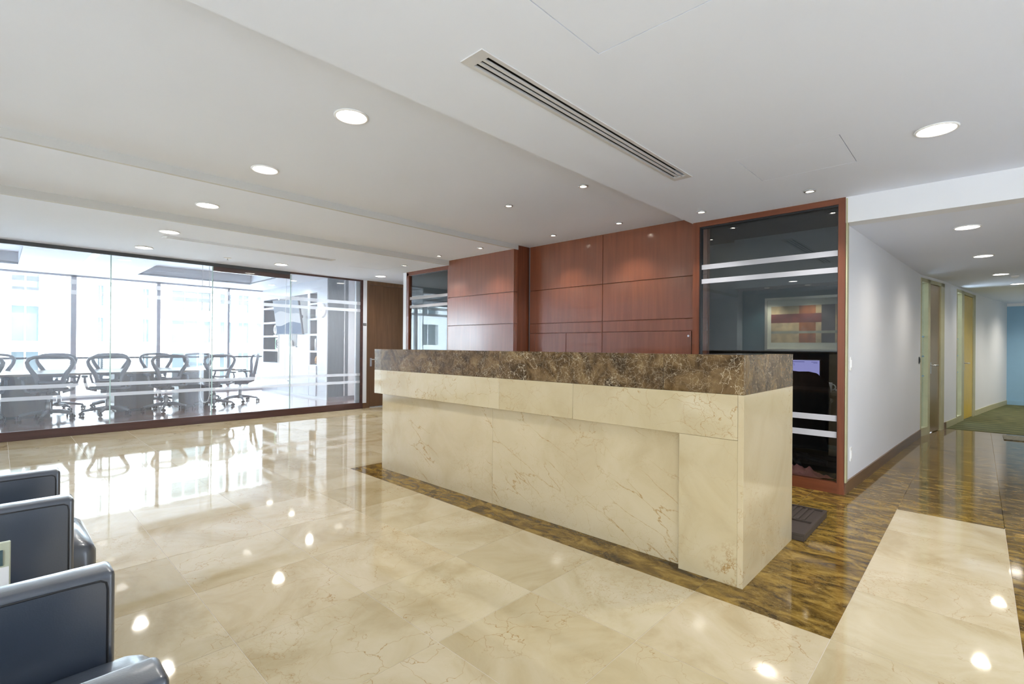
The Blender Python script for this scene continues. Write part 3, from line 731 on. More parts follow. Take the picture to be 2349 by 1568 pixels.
bm = bmesh.new(); lathe(bm, [(.001, .05), (.15, .05), (.16, .04), (.16, .0), (.001, 0)], 28); bm.transform(Matrix.Rotation(PI/2, 4, 'X')); part('case', bm, M['white'], ck)
bm = bmesh.new(); bx(bm, -.004, .004, -.056, -.052, 0, .1); bx(bm, 0, .07, -.056, -.052, -.004, .004); part('hand', bm, M['black'], ck)
tr = thing('trophy', 'small white oval award on the shelf nearest the window', 'trophy', (-13.55, 5.12, 1.452))
bm = bmesh.new(); bx(bm, -.07, .07, -.03, .03, 0, .02); tube(bm, [(0, 0, .02), (0, 0, .07)], .012); part('foot', bm, M['white'], tr)
bm = bmesh.new(); tube(bm, [(.075*math.cos(t*PI/10), 0, .16+.10*math.sin(t*PI/10)) for t in range(20)], .028, 8, True); part('oval', bm, M['white'], tr)
cardb = thing('boxed_gift', 'green and white box with a round emblem on the shelf under the white award', 'box', (-13.28, 5.09, 1.082))
part('carton', box(-.12, .16, -.04, .05, 0, .30), M['green'], cardb); part('panel', box(-.05, .162, -.046, -.041, .005, .295), M['white'], cardb)
bm = bmesh.new(); tube(bm, [(.07+.09*math.cos(t*PI/12), -.055, .15+.11*math.sin(t*PI/12)) for t in range(24)], .016, 6, True); tube(bm, [(.07+.045*math.cos(t*PI/8), -.055, .15+.055*math.sin(t*PI/8)) for t in range(16)], .012, 6, True); part('emblem', bm, M['dkgrey'], cardb)
def bottle(x, y, z, h, lab):
    b = thing('bottle', lab, 'bottle', (x, y, z))
    bm = bmesh.new(); lathe(bm, [(.001, 0), (.055, 0), (.055, h*.68), (.05, h*.74), (.018, h*.80), (.018, h*.92), (.001, h*.92)], 16); part('body', bm, M['alu'], b)
    bm = bmesh.new(); lathe(bm, [(.001, h*.90), (.022, h*.90), (.022, h), (.001, h)], 12); part('cap', bm, M['white'], b)
bottle(-11.02, 5.1, 1.822, .30, 'silver bottle on the upper right shelf beside the clock')
bottle(-11.06, 5.1, 1.082, .36, 'tall silver bottle on the lower right shelf')
bottle(-10.93, 5.13, 1.082, .27, 'shorter grey bottle standing behind the tall silver bottle')
bk = thing('basket', 'small orange wicker ball basket in the lowest right niche', 'basket', (-10.95, 5.10, .757))
bm = bmesh.new(); lathe(bm, [(.001, 0), (.05, .0), (.09, .06), (.10, .12), (.075, .19), (.06, .20)], 14); part('bowl', bm, M['orange'], bk)
for q in range(3):
    bm = bmesh.new(); tube(bm, [((.075+.022*math.sin(PI*(q+1)/4))*math.cos(t*PI/10), (.075+.022*math.sin(PI*(q+1)/4))*math.sin(t*PI/10), .04+.05*q) for t in range(20)], .008, 5, True); part('weave_ring', bm, M['orange'], bk)
ph = thing('figurine', 'small white ornament in the little dark niche under the television', 'ornament', (-12.17, 4.985, 1.171))
bm = bmesh.new(); lathe(bm, [(.001, 0), (.05, 0), (.05, .02), (.02, .04), (.035, .09), (.02, .15), (.001, .17)], 12); part('body', bm, M['white'], ph); bm = bmesh.new(); tube(bm, [(-.05, 0, .02), (.08, 0, .02)], .018); part('arm', bm, M['white'], ph)

# ------------------------------------------------------------------ meeting table
tb = thing('conference_table', 'long light wood meeting table behind the glass wall', 'table', (-11.35, .95, 0))
bm = box(-.76, .76, -2.4, 2.36, .685, .72)
bmesh.ops.bevel(bm, geom=[e for e in bm.edges if abs(e.verts[0].co.z-e.verts[1].co.z) > .01], offset=.22, segments=8, affect='EDGES')
part('tabletop', bm, M['tablewood'], tb)
for a, b in ((.50, 1.08), (1.47, 2.01), (-.9, -.3), (-1.9, -1.4)):
    part('pedestal', rbox(-.31, .21, a, b, .02, .685, .006, 1), M['pedwood'], tb)
    part('plinth', box(-.29, .19, a+.03, b-.03, 0, .02), M['black'], tb)

# ------------------------------------------------------------------ meeting chairs (one prototype, then copies)
def make_chair():
    """mesh-backed task chair facing +x, back towards -x; origin on the floor under the column"""
    r = thing('office_chair', '', 'chair')
    bm = bmesh.new(); tube(bm, [(0, 0, .10), (0, 0, .26)], .035, 10); tube(bm, [(0, 0, .26), (0, 0, .40)], .02, 10); part('gas_column', bm, M['alu'], r)
    sb = None
    bm = bmesh.new(); lathe(bm, [(.001, .07), (.05, .07), (.055, .13), (.03, .15), (.001, .15)], 12)
    for k in range(5):
        a = 2*PI*k/5+.3
        tube(bm, [(.03*math.cos(a), .03*math.sin(a), .115), (.18*math.cos(a), .18*math.sin(a), .105), (.33*math.cos(a), .33*math.sin(a), .075)], [.032, .026, .019], 8)
    sb = part('star_base', bm, M['chairframe'], r)
    bm = bmesh.new()
    tube(bm, [(0, 0, .055), (0, 0, .075)], .010, 6)
    for s in (-1, 1): tube(bm, [(0, s*.008, .029), (0, s*.030, .029)], .029, 12)
    cm = me(bm, 'caster', M['black'])
    for k in range(5):
        a = 2*PI*k/5+.3
        link('caster', cm, sb, (.335*math.cos(a), .335*math.sin(a), 0), (0, 0, a+k))
    part('tilt_mechanism', rbox(-.15, .12, -.10, .10, .365, .425, .02, 2), M['chairframe'], r)
    # seat: dished pad
    bm = bmesh.new(); n = 10; rows = []
    for i in range(n+1):
        u = i/n; x = -.22+.47*u; row = []
        wd = .245*(1-.14*(2*u-1)**2)
        for j in range(n+1):
            w = 2*j/n-1
            z = .455+.022*w*w+(.02 if u < .1 else 0)-(.06*max(0, u-.8)**2*25*.2)
            row.append(bm.verts.new((x, w*wd, z)))
        rows.append(row)
    for A, B in zip(rows, rows[1:]):
        for j in range(n): f = bm.faces.new((A[j], A[j+1], B[j+1], B[j])); f.smooth = True
    bmesh.ops.solidify(bm, geom=list(bm.faces), thickness=.03)
    part('seat', bm, M['dkgrey'], r)
    bm = bmesh.new(); tube(bm, [(-.22+.47*u, .245*(1-.14*(2*u-1)**2), .455) for u in [k/8 for k in range(9)]]+[(-.22+.47*u, -.245*(1-.14*(2*u-1)**2), .455) for u in [k/8 for k in range(8, -1, -1)]], .017, 8, True); part('seat_frame', bm, M['chairframe'], r)
    # backrest outline: broad rounded shoulders tapering to a narrow waist
    half = [(0.0, 1.0), (.10, .998), (.19, .985), (.245, .955), (.268, .905), (.255, .85), (.225, .79), (.185, .72), (.155, .64), (.145, .56), (.15, .50)]
    def bxx(z): return -.235-.17*max(0, (z-.5))**1.15-(.0)
    pts = [(bxx(z)+.35*y*y, y, z) for y, z in half]+[(bxx(z)+.35*y*y, -y, z) for y, z in reversed(half[1:])]
    rad = [.022, .022, .023, .025, .027, .028, .031, .033, .033, .030, .026]
    bm = bmesh.new(); tube(bm, pts, rad+list(reversed(rad[1:])), 8, True); part('back_frame', bm, M['chairframe'], r)
    bm = bmesh.new(); prev = None
    for y, z in half:
        row = [bm.verts.new((bxx(z)+.35*(y*t)**2-.004, y*t, z)) for t in (-1, -.5, 0, .5, 1)] if y > 0 else [bm.verts.new((bxx(z)-.004, t*.002, z-.001)) for t in (-1, -.5, 0, .5, 1)]
        if prev:
            for j in range(4): f = bm.faces.new((prev[j], prev[j+1], row[j+1], row[j])); f.smooth = True
        prev = row
    part('back_mesh', bm, M['meshback'], r)
    bm = bmesh.new(); tube(bm, [(-.12, 0, .40), (-.25, 0, .44), (-.275, 0, .56)], [.03, .028, .022], 8); tube(bm, [(-.275, -.14, .60), (-.285, 0, .585), (-.275, .14, .60)], .018, 8); part('back_support', bm, M['chairframe'], r)
    for s in (-1, 1):
        bm = bmesh.new(); tube(bm, [(-.17, s*.15, .42), (-.19, s*.27, .46), (-.17, s*.30, .58), (-.12, s*.30, .645)], [.018, .02, .02, .016], 8); ar = part('arm_support', bm, M['chairframe'], r)
        bm = rbox(-.17, .10, s*.30-.042, s*.30+.042, .640, .672, .014, 3); part('arm_pad', bm, M['dkgrey'], ar)
    return r
proto = make_chair()
chair_defs = [
    (-10.74, -.20, PI, 'mesh chair cut by the left picture edge, near side of the meeting table'),
    (-10.74, .57, PI+.05, 'mesh chair on the near side left of the first glass joint'),
    (-10.72, 1.31, PI-.08, 'mesh chair on the near side directly behind the first glass joint'),
    (-10.76, 2.14, PI+.03, 'mesh chair on the near side between the two table pedestals'),
    (-10.76, 2.92, PI+.06, 'mesh chair on the near side behind the second glass joint, right end of its row'),
    (-11.98, -.05, 0.0, 'mesh chair on the window side at the left picture edge'),
    (-12.0, .78, .06, 'mesh chair on the window side behind the chair left of the first glass joint'),
    (-11.98, 1.52, -.05, 'mesh chair on the window side peeping out left of the first glass joint'),
    (-12.0, 2.28, .05, 'mesh chair on the window side standing before the narrower mullion'),
    (-12.0, 3.02, .0, 'mesh chair on the window side half hidden behind the right end of the near row'),
    (-11.30, 3.55, -PI/2-.12, 'mesh chair at the right head of the meeting table seen from its side')]
for i, (x, y, a, lab) in enumerate(chair_defs):
    o = proto if i == 0 else copy_tree(proto)
    o.location = (x, y, 0); o.rotation_euler = (0, 0, a); o['label'] = lab; o['group'] = 'mesh chairs around the meeting table'

# ------------------------------------------------------------------ reception desk
rd = thing('reception_desk', 'long marble reception desk with a brown stone band along the top', 'desk', (-2.58, 3.0, 0))
ox, oy = 2.58, -3.0
def dp(name, x0, x1, y0, y1, z0, z1, mat, bev=.0015): return P(name, x0+ox, x1+ox, y0+oy, y1+oy, z0, z1, mat, rd, bev)
XL, XRt, YD, YE = -4.315, -.847, 2.569, 3.456
part('core', (lambda b: (bx(b, XL+.03+ox, XRt-.03+ox, YD+.03+oy, YD+.32+oy, .74, 1.15), bx(b, -4.22+ox, -1.2+ox, YD+.08+oy, YD+.32+oy, 0, .74), bx(b, -1.16+ox, XRt-.03+ox, YD+.03+oy, YE-.02+oy, 0, 1.15), b)[-1])(bmesh.new()), M['walnut'], rd)
s = .0008
# brown band, front pieces then right end, then top slabs
for a, b in ((XL, -4.19), (-4.19, -2.576), (-2.576, -1.275), (-1.275, XRt)): dp('stone_band', a+s, b-s, YD, YD+.028, .967, 1.168, M['darkdesk'])
dp('stone_band', XRt-.028, XRt, YD+.029, YE, .967, 1.168, M['darkdesk'])
dp('stone_band', XL, XL+.028, YD+.029, YD+.35, .967, 1.168, M['darkdesk'])
for a, b in ((XL+.029, -2.576), (-2.576, XRt-.029)): dp('top_slab', a+s, b-s, YD+.029, YD+.35, 1.146, 1.168, M['darkdesk'])
dp('top_slab', -1.182, XRt-.029, YD+.352, YE, 1.146, 1.168, M['darkdesk'])
# cream upper fascia
for a, b in ((XL, -4.19), (-4.19, -2.575), (-2.575, -1.9), (-1.9, XRt-.0285)): dp('stone_panel', a+s, b-s, YD, YD+.028, .737, .966, M['creamdesk'])
dp('stone_panel', XL, XL+.028, YD+.029, YD+.35, .737, .966, M['creamdesk'])
dp('stone_panel', XL+.03, -1.183, YD+.029, YD+.079, .735, .755, M['creamdesk'])
# recessed lower front
for a, b in ((-4.246, -2.69), (-2.69, -1.183)): dp('stone_panel', a+s, b-s, YD+.05, YD+.078, 0, .735, M['creamdiag'])
dp('stone_panel', -4.246, -4.218, YD+.08, YD+.35, 0, .735, M['creamdesk'])
# right block
dp('stone_panel', -1.182, XRt-.0285, YD, YD+.028, 0, .736, M['creamcorner'])
dp('stone_panel', XRt-.028, XRt, YD, YE, 0, .966, M['creamdesk'])
dp('stone_panel', -1.182, XRt-.03, YE-.02, YE, 0, 1.145, M['creamdesk'])
part('worktop', box(-4.2+ox, -1.19+ox, YD+.325+oy, YE+oy, .72, .745), M['walnut'], rd)

# ------------------------------------------------------------------ ceiling fixtures
def downlight(x, y, z, r, label, watts, group, small=False, lenskey='lens'):
    t = thing('recessed_spotlight' if small else 'downlight', label, 'spotlight' if small else 'downlight', (x, y, z), 0, group)
    bm = bmesh.new()
    if small: lathe(bm, [(r, -.001), (r, -.008), (r*.82, -.011), (r*.70, -.011), (r*.66, -.004), (r*.66, -.0008)], 24)
    else: lathe(bm, [(r*1.06, -.001), (r*1.06, -.006), (r*1.0, -.010), (r*.93, -.009), (r*.90, -.002), (r*.90, -.0008)], 32)
    part('trim_ring', bm, M['alu'] if small else M['white'], t)
    bm = bmesh.new(); rr = r*.66 if small else r*.90; lathe(bm, [(.0005, -.0035), (rr*.6, -.0035), (rr, -.0015)], 24)
    part('lens', bm, M['lenssm' if small else lenskey], t)
    if watts:
        d = bpy.data.lights.new('lamp', 'SPOT'); d.energy = watts; d.color = CORR_WARM if z < 2.3 else WARM; d.spot_size = math.radians(150 if not small else 105); d.spot_blend = 1.0 if not small else .7; d.shadow_soft_size = rr*.7
        o = bpy.data.objects.new('lamp', d); COL.objects.link(o); o.parent = t; o.location = (0, 0, -.03)
    return t
BL = 'large round downlights'; SM = 'small spotlights'
downlight(-2.752, 1.469, Z2, .095, 'large downlight in the middle ceiling left of the long slot vent, nearest one', BIG_W, BL)
downlight(-4.088, 1.452, Z2, .095, 'large downlight in the middle ceiling, next to the first ceiling step', BIG_W, BL)
downlight(-5.322, 1.375, Z3, .095, 'large downlight in the strip between the two ceiling steps', BIG_W, BL)
downlight(-6.547, 1.322, Z4, .095, 'large downlight directly above the left end of the thin slot vent', BIG_W, BL)
downlight(-7.865, 1.311, Z4, .095, 'large downlight near the glass wall, left of the sprinkler', BIG_W, BL)
downlight(-7.87, 3.045, Z4, .095, 'large downlight near the glass wall, right of the sprinkler', BIG_W, BL)
downlight(-7.815, 4.762, Z4, .095, 'large downlight in the corner above the brown door', BIG_W, BL)
downlight(-.18, 3.674, Z1, .095, 'large downlight at the upper right before the corridor header', RIGHT_W, BL)
for x, y, w_ in ((1.2, -.9, 'above the right rear of the lobby'), (-2.75, -1.5, 'above the backs of the lounge armchairs'), (-5.3, -1.5, 'above the left rear of the lobby'), (1.6, 2.4, 'above the floor right of the cream strip')):
    downlight(x, y, Z1 if x > XA else Z2 if x > XB else Z3 if x > XC else Z4, .095, 'unseen fill downlight added ' + w_, RIGHT_W if x > 0 else BIG_W, 'added fill downlights')  # added lamps outside the frame, general fill for the lobby
downlight(-2.466, 3.463, Z2, .043, 'small spotlight above the desk beside the far end of the slot vent', SMALL_W, SM, True)
downlight(-3.347, 3.455, Z2, .043, 'small spotlight above the desk, left of the vent-end one', SMALL_W, SM, True)
downlight(-2.904, 4.761, Z2, .043, 'small spotlight close to the wood wall, over its right panel', SMALL_W, SM, True)
downlight(-3.823, 4.741, Z2, .043, 'small spotlight close to the wood wall, over its left recessed panel', SMALL_W, SM, True)
downlight(-4.854, 4.47, Z3, .043, 'small spotlight before the wood block, right one of two', SMALL_W, SM, True)
downlight(-5.73, 4.455, Z3, .043, 'small spotlight before the wood block, left one of two', SMALL_W, SM, True)
downlight(-6.473, 4.364, Z4, .043, 'small spotlight before the narrow glass panel', SMALL_W, SM, True)
downlight(-.975, 4.435, Z1, .043, 'small spotlight over the right end of the tall glass', SMALL_W, SM, True)
downlight(-1.852, 4.456, Z1, .043, 'small spotlight over the left end of the tall glass', SMALL_W, SM, True)
CG = 'corridor downlights'
for x, y, lab in ((-.075, 5.654, 'corridor downlight nearest the header'), (.032, 7.487, 'second corridor downlight from the header'), (.213, 9.429, 'third corridor downlight, before the bronze door'), (.436, 10.94, 'farthest corridor downlight in view at the right edge')):
    downlight(x, y, ZC, .085, lab, CORR_W, CG)
for y, w_ in ((12.6, 'before the blue wall, nearer one'), (14.3, 'before the blue wall, farther one')): downlight(1.15, y, ZC, .085, 'corridor downlight out of view ' + w_, 85, CG)  # added lamps outside the frame that brighten the corridor end
for x, y in ((-1.93, 6.66), (-1.48, 6.66)): downlight(x, y, 1.97, .03, 'tiny picture light in the dark office bulkhead, %s one' % ('left' if x < -1.7 else 'right'), 14.0, 'picture lights', True)
for x, y in ((-12.6, 4.65), (-11.4, 4.68), (-9.6, 4.3)): downlight(x, y, 2.68, .08, 'meeting room downlight before the shelving, %s' % {-12.6: 'nearest the window', -11.4: 'middle one', -9.6: 'nearest the glass wall'}[x], 40 if x < -10 else 260, 'meeting room downlights')

def slot_vent(name, label, x0, x1, y0, y1, z, nslot, e):
    t = thing(name, label, 'vent', ((x0+x1)/2, (y0+y1)/2, z)); hx, hy = (x1-x0)/2, (y1-y0)/2
    bm = bmesh.new(); w = .018 if hx > .05 else .012
    bx(bm, -hx-.004, -hx+w, -hy-.004, hy+.004, -.005, .008); bx(bm, hx-w, hx+.004, -hy-.004, hy+.004, -.005, .008)
    bx(bm, -hx+w, hx-w, -hy-.004, -hy+e, -.005, .008); bx(bm, -hx+w, hx-w, hy-e, hy+.004, -.005, .008)
    part('frame', bm, M['vent'], t)
    part('duct', (lambda b: (bx(b, -hx+.001, hx-.001, -hy+.001, hy-.001, .075, .08), bx(b, -hx+.001, -hx+.004, -hy+.001, hy-.001, .0085, .075), bx(b, hx-.004, hx-.001, -hy+.001, hy-.001, .0085, .075), b)[-1])(bmesh.new()), M['ventdark'], t)
    a, b = -hx+w, hx-w; n = nslot-1; pitch = (b-a)/nslot
    for k in range(1, nslot):
        c = a+pitch*k; P('slat', c-pitch*.24, c+pitch*.24, -hy+e, hy-e, -.004, .004, M['vent'], t)
    return t
slot_vent('slot_vent', 'long three-slot air vent in the ceiling above the front of the desk', VENT[0], VENT[1], VENT[2], VENT[3], Z1, 3, .055)
slot_vent('slot_vent', 'thin long air vent in the far left ceiling above the glass wall', VENTL[0], VENTL[1], VENTL[2], VENTL[3], Z4, 3, .04)
def access(h, z, label):
    t = tag(part('access_panel', box(h[0]+.004, h[1]-.004, h[2]+.004, h[3]-.004, z+.0005, z+.02), M['ceil']), label, 'access panel')
access(ACC1, Z1, 'white access panel cut by the top picture edge, right of the slot vent')
access(ACC2, Z1, 'white access panel in the ceiling right of the vent end')
access(ACC3, Z4, 'white access panel in the ceiling near the brown door')
sp = thing('sprinkler', 'small ceiling sprinkler near the glass wall', 'sprinkler', (-7.877, 2.295, Z4))
bm = bmesh.new(); lathe(bm, [(.05, -.001), (.05, -.006), (.02, -.012), (.001, -.012)], 20); part('rosette', bm, M['white'], sp)
bm = bmesh.new(); tube(bm, [(0, 0, -.010), (0, 0, -.035)], .006); lathe(bm, [(.001, -.036), (.016, -.036), (.016, -.033), (.001, -.033)], 12); part('head', bm, M['steel'], sp)
sp2 = thing('smoke_detector', 'small sensor on the corridor ceiling past the third downlight', 'sensor', (.36, 9.75, ZC))
bm = bmesh.new(); lathe(bm, [(.045, -.001), (.042, -.02), (.02, -.03), (.001, -.03)], 18); part('body', bm, M['white'], sp2)

# ------------------------------------------------------------------ wall devices in the corridor
def device(name, label, cat, y, z, w, h, mat, detail):
    x = xw(y)
    t = thing(name, label, cat, (x, y, z))
    part('plate', rbox(0, .008, -w/2, w/2, -h/2, h/2, .002, 1), mat, t); part(detail, rbox(.0075, .013, -w*.22, w*.22, -h*.3, h*.3, .002, 1), mat, t)
device('light_switch', 'white light switch plate on the corridor wall, left of a pair', 'switch', 4.905, 1.077, .062, .115, M['white'], 'rocker')
device('light_switch', 'white light switch plate on the corridor wall, right of a pair', 'switch', 5.02, 1.077, .062, .115, M['white'], 'rocker')
device('power_outlet', 'white power outlet low on the corridor wall', 'outlet', 5.04, .305, .07, .115, M['white'], 'socket')
device('card_reader', 'black card reader on the corridor wall before the bronze door', 'reader', 8.72, 1.06, .09, .09, M['black'], 'sensor')
mat2 = tag(part('floor_mat', rbox(.25, 1.3, 9.36, 9.80, .001, .014, .004, 1), M['rug']), 'beige floor mat on the corridor stone before the carpet', 'mat')

# ------------------------------------------------------------------ ribbed floor mat behind the desk
fm = thing('foot_mat', 'brown ribbed rubber mat on the floor behind the desk end', 'mat', (-.95, 3.75, 0))
x0, x1, y0, y1 = -.55, .17, -.285, .35
part('base', rbox(x0, x1, y0, y1, 0, .035, .004, 1), M['matrubber'], fm)
bm = bmesh.new(); bx(bm, x0, x1, y0, y0+.02, .034, .047); bx(bm, x0, x1, y1-.02, y1, .034, .047); bx(bm, x1-.02, x1, y0+.02, y1-.02, .034, .047); bx(bm, x0, x1-.02, .0, .012, .034, .047)
part('rim', bm, M['matrubber'], fm)
for k in range(17): P('rib', x0+.04+k*.037, x0+.056+k*.037, .03, y1-.03, .034, .044, M['matrubber'], fm)

# ------------------------------------------------------------------ dark office contents
af = thing('framed_print', 'large framed abstract print of red and dark blocks on the teal wall', 'picture', (-1.40, 6.89, 1.51))
bm = bmesh.new(); W2, H2 = .61, .34
for a in ((-W2, W2, H2-.03, H2), (-W2, W2, -H2, -H2+.03), (-W2, -W2+.03, -H2+.03, H2-.03), (W2-.03, W2, -H2+.03, H2-.03)): bx(bm, a[0], a[1], -.035, 0, a[2], a[3])
part('frame', bm, M['silver'], af)
part('mat_board', box(-W2+.03, W2-.03, -.012, -.004, -H2+.03, H2-.03), M['matboard'], af)
bm = bmesh.new()
def q_(x0, x1, z0, z1, mi, d): bx(bm, x0, x1, -.013-d, -.012, z0, z1, mi)
q_(-.54, .54, -.23, .23, 0, .000); q_(-.54, .02, .02, .13, 1, .001); q_(-.22, -.04, -.23, .23, 3, .0006); q_(.02, .16, -.23, .23, 2, .001); q_(.19, .44, -.10, .23, 2, .001); q_(.19, .44, -.23, -.13, 2, .001); q_(-.54, .44, -.115, -.085, 4, .0014); q_(-.54, -.22, -.08, .015, 0, .0016)
part('print', bm, [M['art_beige'], M['art_red'], M['art_dark'], M['art_rust'], M['art_grey']], af)
ps = thing('desk_screen', 'low dark partition screen under the framed print', 'partition', (-2.4, 6.64, 0))
part('panel', rbox(-1.7, 1.40, -.03, .03, .1, 1.165, .005, 1), M['partition'], ps); part('cap', box(-1.7, 1.40, -.034, .034, 1.165, 1.18), M['black'], ps)
od = thing('office_desk', 'dark work desk inside the unlit office', 'desk', (-1.7, 6.35, 0))
part('desktop', rbox(-.85, .72, -.36, .25, .72, .75, .004, 1), M['black'], od)
for x in (-.8, .67): part('side_panel', box(x-.02, x+.02, -.34, .24, 0, .72), M['black'], od)
mo = thing('monitor', 'computer monitor glowing lilac behind the desk end', 'monitor', (-1.60, 6.40, .75))
part('bezel', rbox(-.31, .31, -.0, .035, -.0+.015, .33, .004, 1), M['black'], mo)
sc_ = part('screen', box(-.30, .30, -.003, .001, .03, .323), M['screen'], mo)
bm = bmesh.new(); bx(bm, -.29, .15, -.0045, -.0032, .300, .308); bx(bm, .22, .28, -.0045, -.0032, .300, .306); bx(bm, .24, .28, -.0045, -.0032, .288, .294); bx(bm, -.29, .05, -.0045, -.0032, .28, .284); bx(bm, .04, .05, -.0045, -.0032, .262, .27)
part('screen_text', bm, M['screenline'], mo)
bm = bmesh.new(); tube(bm, [(0, .05, .0), (0, .05, .16)], .02); bx(bm, -.12, .12, -.06, .12, 0, .012); part('stand', bm, M['black'], mo)
mg = thing('mug', 'white mug on the office desk', 'mug', (-1.165, 6.10, .75))
bm = bmesh.new(); lathe(bm, [(.001, 0), (.040, 0), (.046, .095), (.041, .095), (.036, .008), (.001, .008)], 18); part('body', bm, M['white'], mg)
bm = bmesh.new(); tube(bm, [(.043+.03*math.sin(t*PI/6), 0, .05+.03*math.cos(t*PI/6)) for t in range(7)], .006); part('handle', bm, M['white'], mg)
oc = thing('desk_chair', 'black padded chair draped with a black jacket before the monitor', 'chair', (-1.40, 5.75, 0), .1)
bm = rbox(-.26, .26, -.30, -.16, .50, .97, .06, 4); o = part('backrest', bm, M['cloth'], oc); smooth(o)
bm = rbox(-.26, .26, -.22, .27, .42, .52, .04, 3); o = part('seat', bm, M['cloth'], oc); smooth(o)
bm = bmesh.new(); tube(bm, [(0, 0, .08), (0, 0, .42)], .03); part('gas_column', bm, M['black'], oc)
bm = bmesh.new()
for k in range(5): a = 2*PI*k/5; tube(bm, [(0, 0, .1), (.3*math.cos(a), .3*math.sin(a), .05)], [.03, .025])
part('star_base', bm, M['black'], oc)
for s_ in (-1, 1):
    bm = bmesh.new(); tube(bm, [(s_*.22, -.1, .46), (s_*.31, -.1, .55), (s_*.31, -.05, .67), (s_*.31, .18, .67)], .025); part('armrest', bm, M['black'], oc)
bm = bmesh.new(); n = 16; rows = []
for i in range(n+1):
    u = i/n; row = []
    for j in range(n+1):
        v = j/n; x = (u-.5)*(.66+.04*math.sin(v*7)); fold = .018*math.sin(u*26+v*3)
        z = .985-v*.75 if v > .12 else .985-.05*(v/.12)+(-.035*(2*u-1)**4)
        z -= .06*abs(2*u-1)**3*(1-v)
        row.append(bm.verts.new((x, -.315+fold-.02*v+(.05 if j == 0 else 0), z+.006*math.sin(u*18))))
    rows.append(row)
for A, B in zip(rows, rows[1:]):
    for j in range(n): f = bm.faces.new((A[j], A[j+1], B[j+1], B[j])); f.smooth = True
bmesh.ops.solidify(bm, geom=list(bm.faces), thickness=.012)
jk = part('jacket', bm, M['cloth'])
tag(jk, 'black jacket hanging over the back of the padded chair in the dark office', 'jacket'); jk.location = (-1.40, 5.75, 0); jk.rotation_euler = (0, 0, .1)
bm = bmesh.new(); n = 22; rows = []
for i in range(n+1):
    row = []
    for j in range(n+1):
        u, v = i/n-.5, j/n-.5; e = max(abs(u), abs(v))*2
        h = max(.008, (.11*(1-e**2.2))*(.65+.35*math.sin(u*17+v*6)*math.cos(v*13-u*5))+.012*math.sin(u*40+v*23))
        row.append(bm.verts.new((u*.50*(1-.15*math.sin(v*9)), v*.34*(1+.2*math.sin(u*8)), h)))
    rows.append(row)
for A, B in zip(rows, rows[1:]):
    for j in range(n): f = bm.faces.new((A[j], A[j+1], B[j+1], B[j])); f.smooth = True
bmesh.ops.solidify(bm, geom=list(bm.faces), thickness=.006)
pc = part('cloth', bm, M['pink']); pc.location = (-1.27, 5.24, .004); pc.rotation_euler = (0, 0, -.25)
tag(pc, 'crumpled pink cloth lying on the floor behind the tall glass', 'cloth')
cb = bmesh.new(); tube(cb, [(-1.02, 6.42, .762), (-1.03, 6.40, .85), (-1.06, 6.42, .95), (-1.03, 6.46, 1.04), (-1.02, 6.5, .90), (-1.01, 6.52, .762)], .004, 6)
tag(part('cable', cb, M['white']), 'thin white cable looping up from the office desk', 'cable')
tag(part('paper_stack', rbox(-1.12, -1.00, 6.25, 6.45, .7505, .768, .002, 1), M['paper']), 'small stack of paper on the office desk right of the mug', 'paper')

# ------------------------------------------------------------------ lounge armchairs and side table
def make_armchair():
    """cube armchair, front towards +y; origin on the floor, x = 0 at its left outer side, width .63"""
    r = thing('armchair', '', 'armchair'); W3, A = .632, .092
    for x0, inner in ((0, 1), (W3-A, -1)):
        bm = rbox(x0, x0+A, -.56, .20, .075, .66, .014, 4); a_ = smooth(part('arm', bm, M['leather'], r), 35)
        for xs in (x0-.0005, x0+A+.0005):
            bm = bmesh.new(); tube(bm, [(xs, -.54, .644), (xs, .10, .644), (xs, .172, .643), (xs, .182, .636), (xs, .185, .62), (xs, .186, .10)], .0022, 6); part('piping', bm, M['stitch'], a_)
        xo = x0-.0008 if inner == 1 else x0+A+.0008
        for sg, xf in ((-1, x0), (1, x0+A)):         # softly padded side panels inside the piping
            bm = bmesh.new(); g = [[bm.verts.new((xf+sg*(.0006+.009*(1-(2*i/10-1)**6)*(1-(2*j/10-1)**6)), -.54+.722*i/10, .095+.545*j/10)) for j in range(11)] for i in range(11)]
            for i in range(10):
                for j in range(10): f = bm.faces.new((g[i][j], g[i+1][j], g[i+1][j+1], g[i][j+1])); f.smooth = True
            part('side_panel', bm, M['leather'], a_)
        bm = bmesh.new(); y = -.5
        while y < -.49: bx(bm, xo-.001, xo+.001, y, y+.007, .405, .4065); y += .011
        part('stitching', bm, M['stitch'], a_)
    bm = rbox(A+.002, W3-A-.002, -.42, .262, .22, .462, .05, 5)
    for v in bm.verts:                              # crown the cushion and bulge its front roll
        if v.co.z > .40: v.co.z += .014*(1-((v.co.x-W3/2)/.23)**2)
        if v.co.y > .2: v.co.y += .02*(1-((v.co.z-.34)/.13)**2)
    cu = smooth(part('seat_cushion', bm, M['leather'], r), 60)
    for xs in (W3/2-.10, W3/2-.088):
        bm = bmesh.new(); tube(bm, [(xs, -.38, .468), (xs, -.1, .4765), (xs, .19, .4765), (xs, .235, .462)], .002, 5); part('seat_seam', bm, M['stitch'], cu)
    smooth(part('base', rbox(A+.002, W3-A-.002, -.50, .19, .075, .225, .012, 2), M['leather'], r), 35)
    smooth(part('backrest', rbox(A+.002, W3-A-.002, -.58, -.42, .22, .73, .035, 4), M['leather'], r), 40)
    for x in (.05, W3-.05):
        for y in (-.5, .14): bm = bmesh.new(); tube(bm, [(x, y, 0), (x, y, .075)], .018, 10); part('leg', bm, M['chrome'], r)
    return r
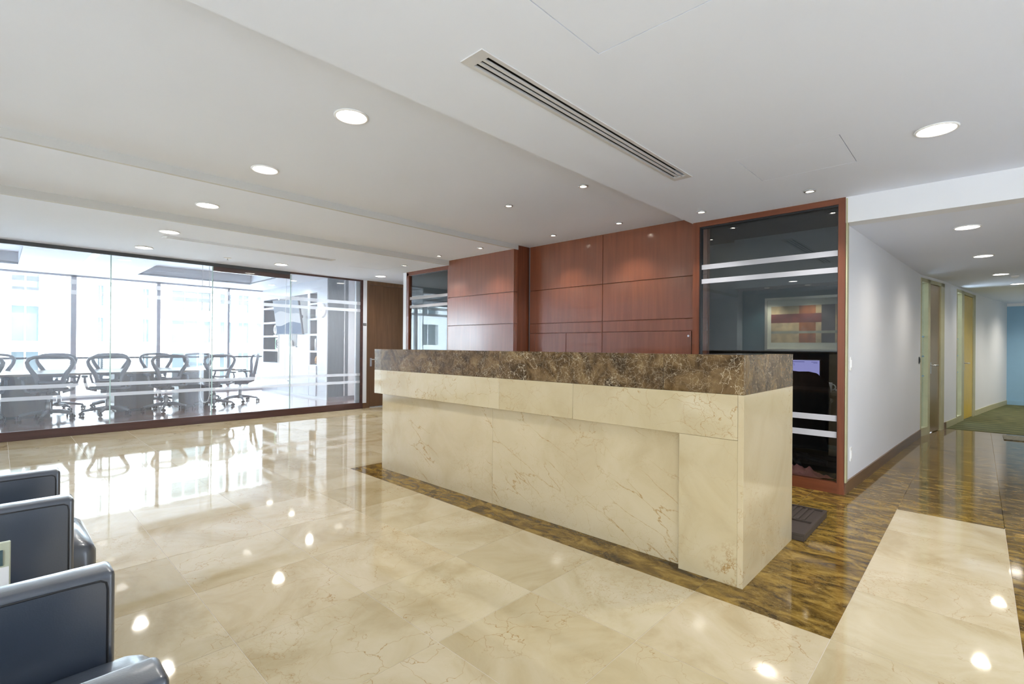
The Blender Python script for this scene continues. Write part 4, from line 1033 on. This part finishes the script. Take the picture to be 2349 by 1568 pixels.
a1 = make_armchair(); a1.location = (-1.583, 0, 0); tag(a1, 'black leather cube armchair in the bottom left corner, nearest one', 'armchair', 'black leather armchairs')
a2 = copy_tree(a1); a2.location = (-2.927, -.008, 0); tag(a2, 'black leather cube armchair beyond the side table, farther one', 'armchair', 'black leather armchairs')
st = thing('side_table', 'low side table between the two leather armchairs', 'table', (-1.94, -.20, 0))
part('tabletop', rbox(-.28, .28, -.28, .28, .40, .43, .004, 1), M['walnut'], st)
for x in (-.25, .25):
    for y in (-.25, .25): bm = bmesh.new(); bx(bm, x-.016, x+.016, y-.016, y+.016, 0, .40); part('leg', bm, M['steel'], st)
bh = thing('brochure_stand', 'pale brochure stand with a dark print on the side table at the left picture edge', 'stand', (-1.91, -.075, .43))
part('panel', rbox(-.006, .006, -.12, .105, .0, .232, .002, 1), M['acryl'], bh)
part('brochure', box(.0065, .0085, -.11, .090, .170, .212), M['brochure'], bh); part('card', box(.0064, .0080, -.118, .102, .01, .165), M['paper'], bh)
part('foot', box(-.05, .05, -.12, .105, 0, .005), M['acryl'], bh)

# ------------------------------------------------------------------ blind track with two cord loops inside the glass wall
bt = thing('blind_track', 'thin white blind track with two hanging cord loops just inside the glass wall', 'track', (XG-.14, 2.33, 2.43))
part('rail', rbox(-.022, .022, -1.24, 1.24, 0, .035, .003, 1), M['white'], bt)
for y in (-1.1, -.4, .4, 1.1): P('bracket', .02, .092, y-.012, y+.012, .02, .045, M['alu'], bt)
for y, zb in ((2.235-2.33, .30), (3.50-2.33, .58)):
    h = 2.43-zb
    bm = bmesh.new(); tube(bm, [(0, y-.045, .01), (0, y-.055, -h*.5), (0, y-.06, .10-h), (0, y-.04, .02-h), (0, y, -h), (0, y+.04, .02-h), (0, y+.06, .10-h), (0, y+.055, -h*.5), (0, y+.045, .01)], .004, 6)
    cl = part('cord_loop', bm, M['white'], bt)
    bm = bmesh.new(); tube(bm, [(0, y, -h-.012), (0, y, -h+.012)], .008, 8); part('weight', bm, M['alu'], cl)
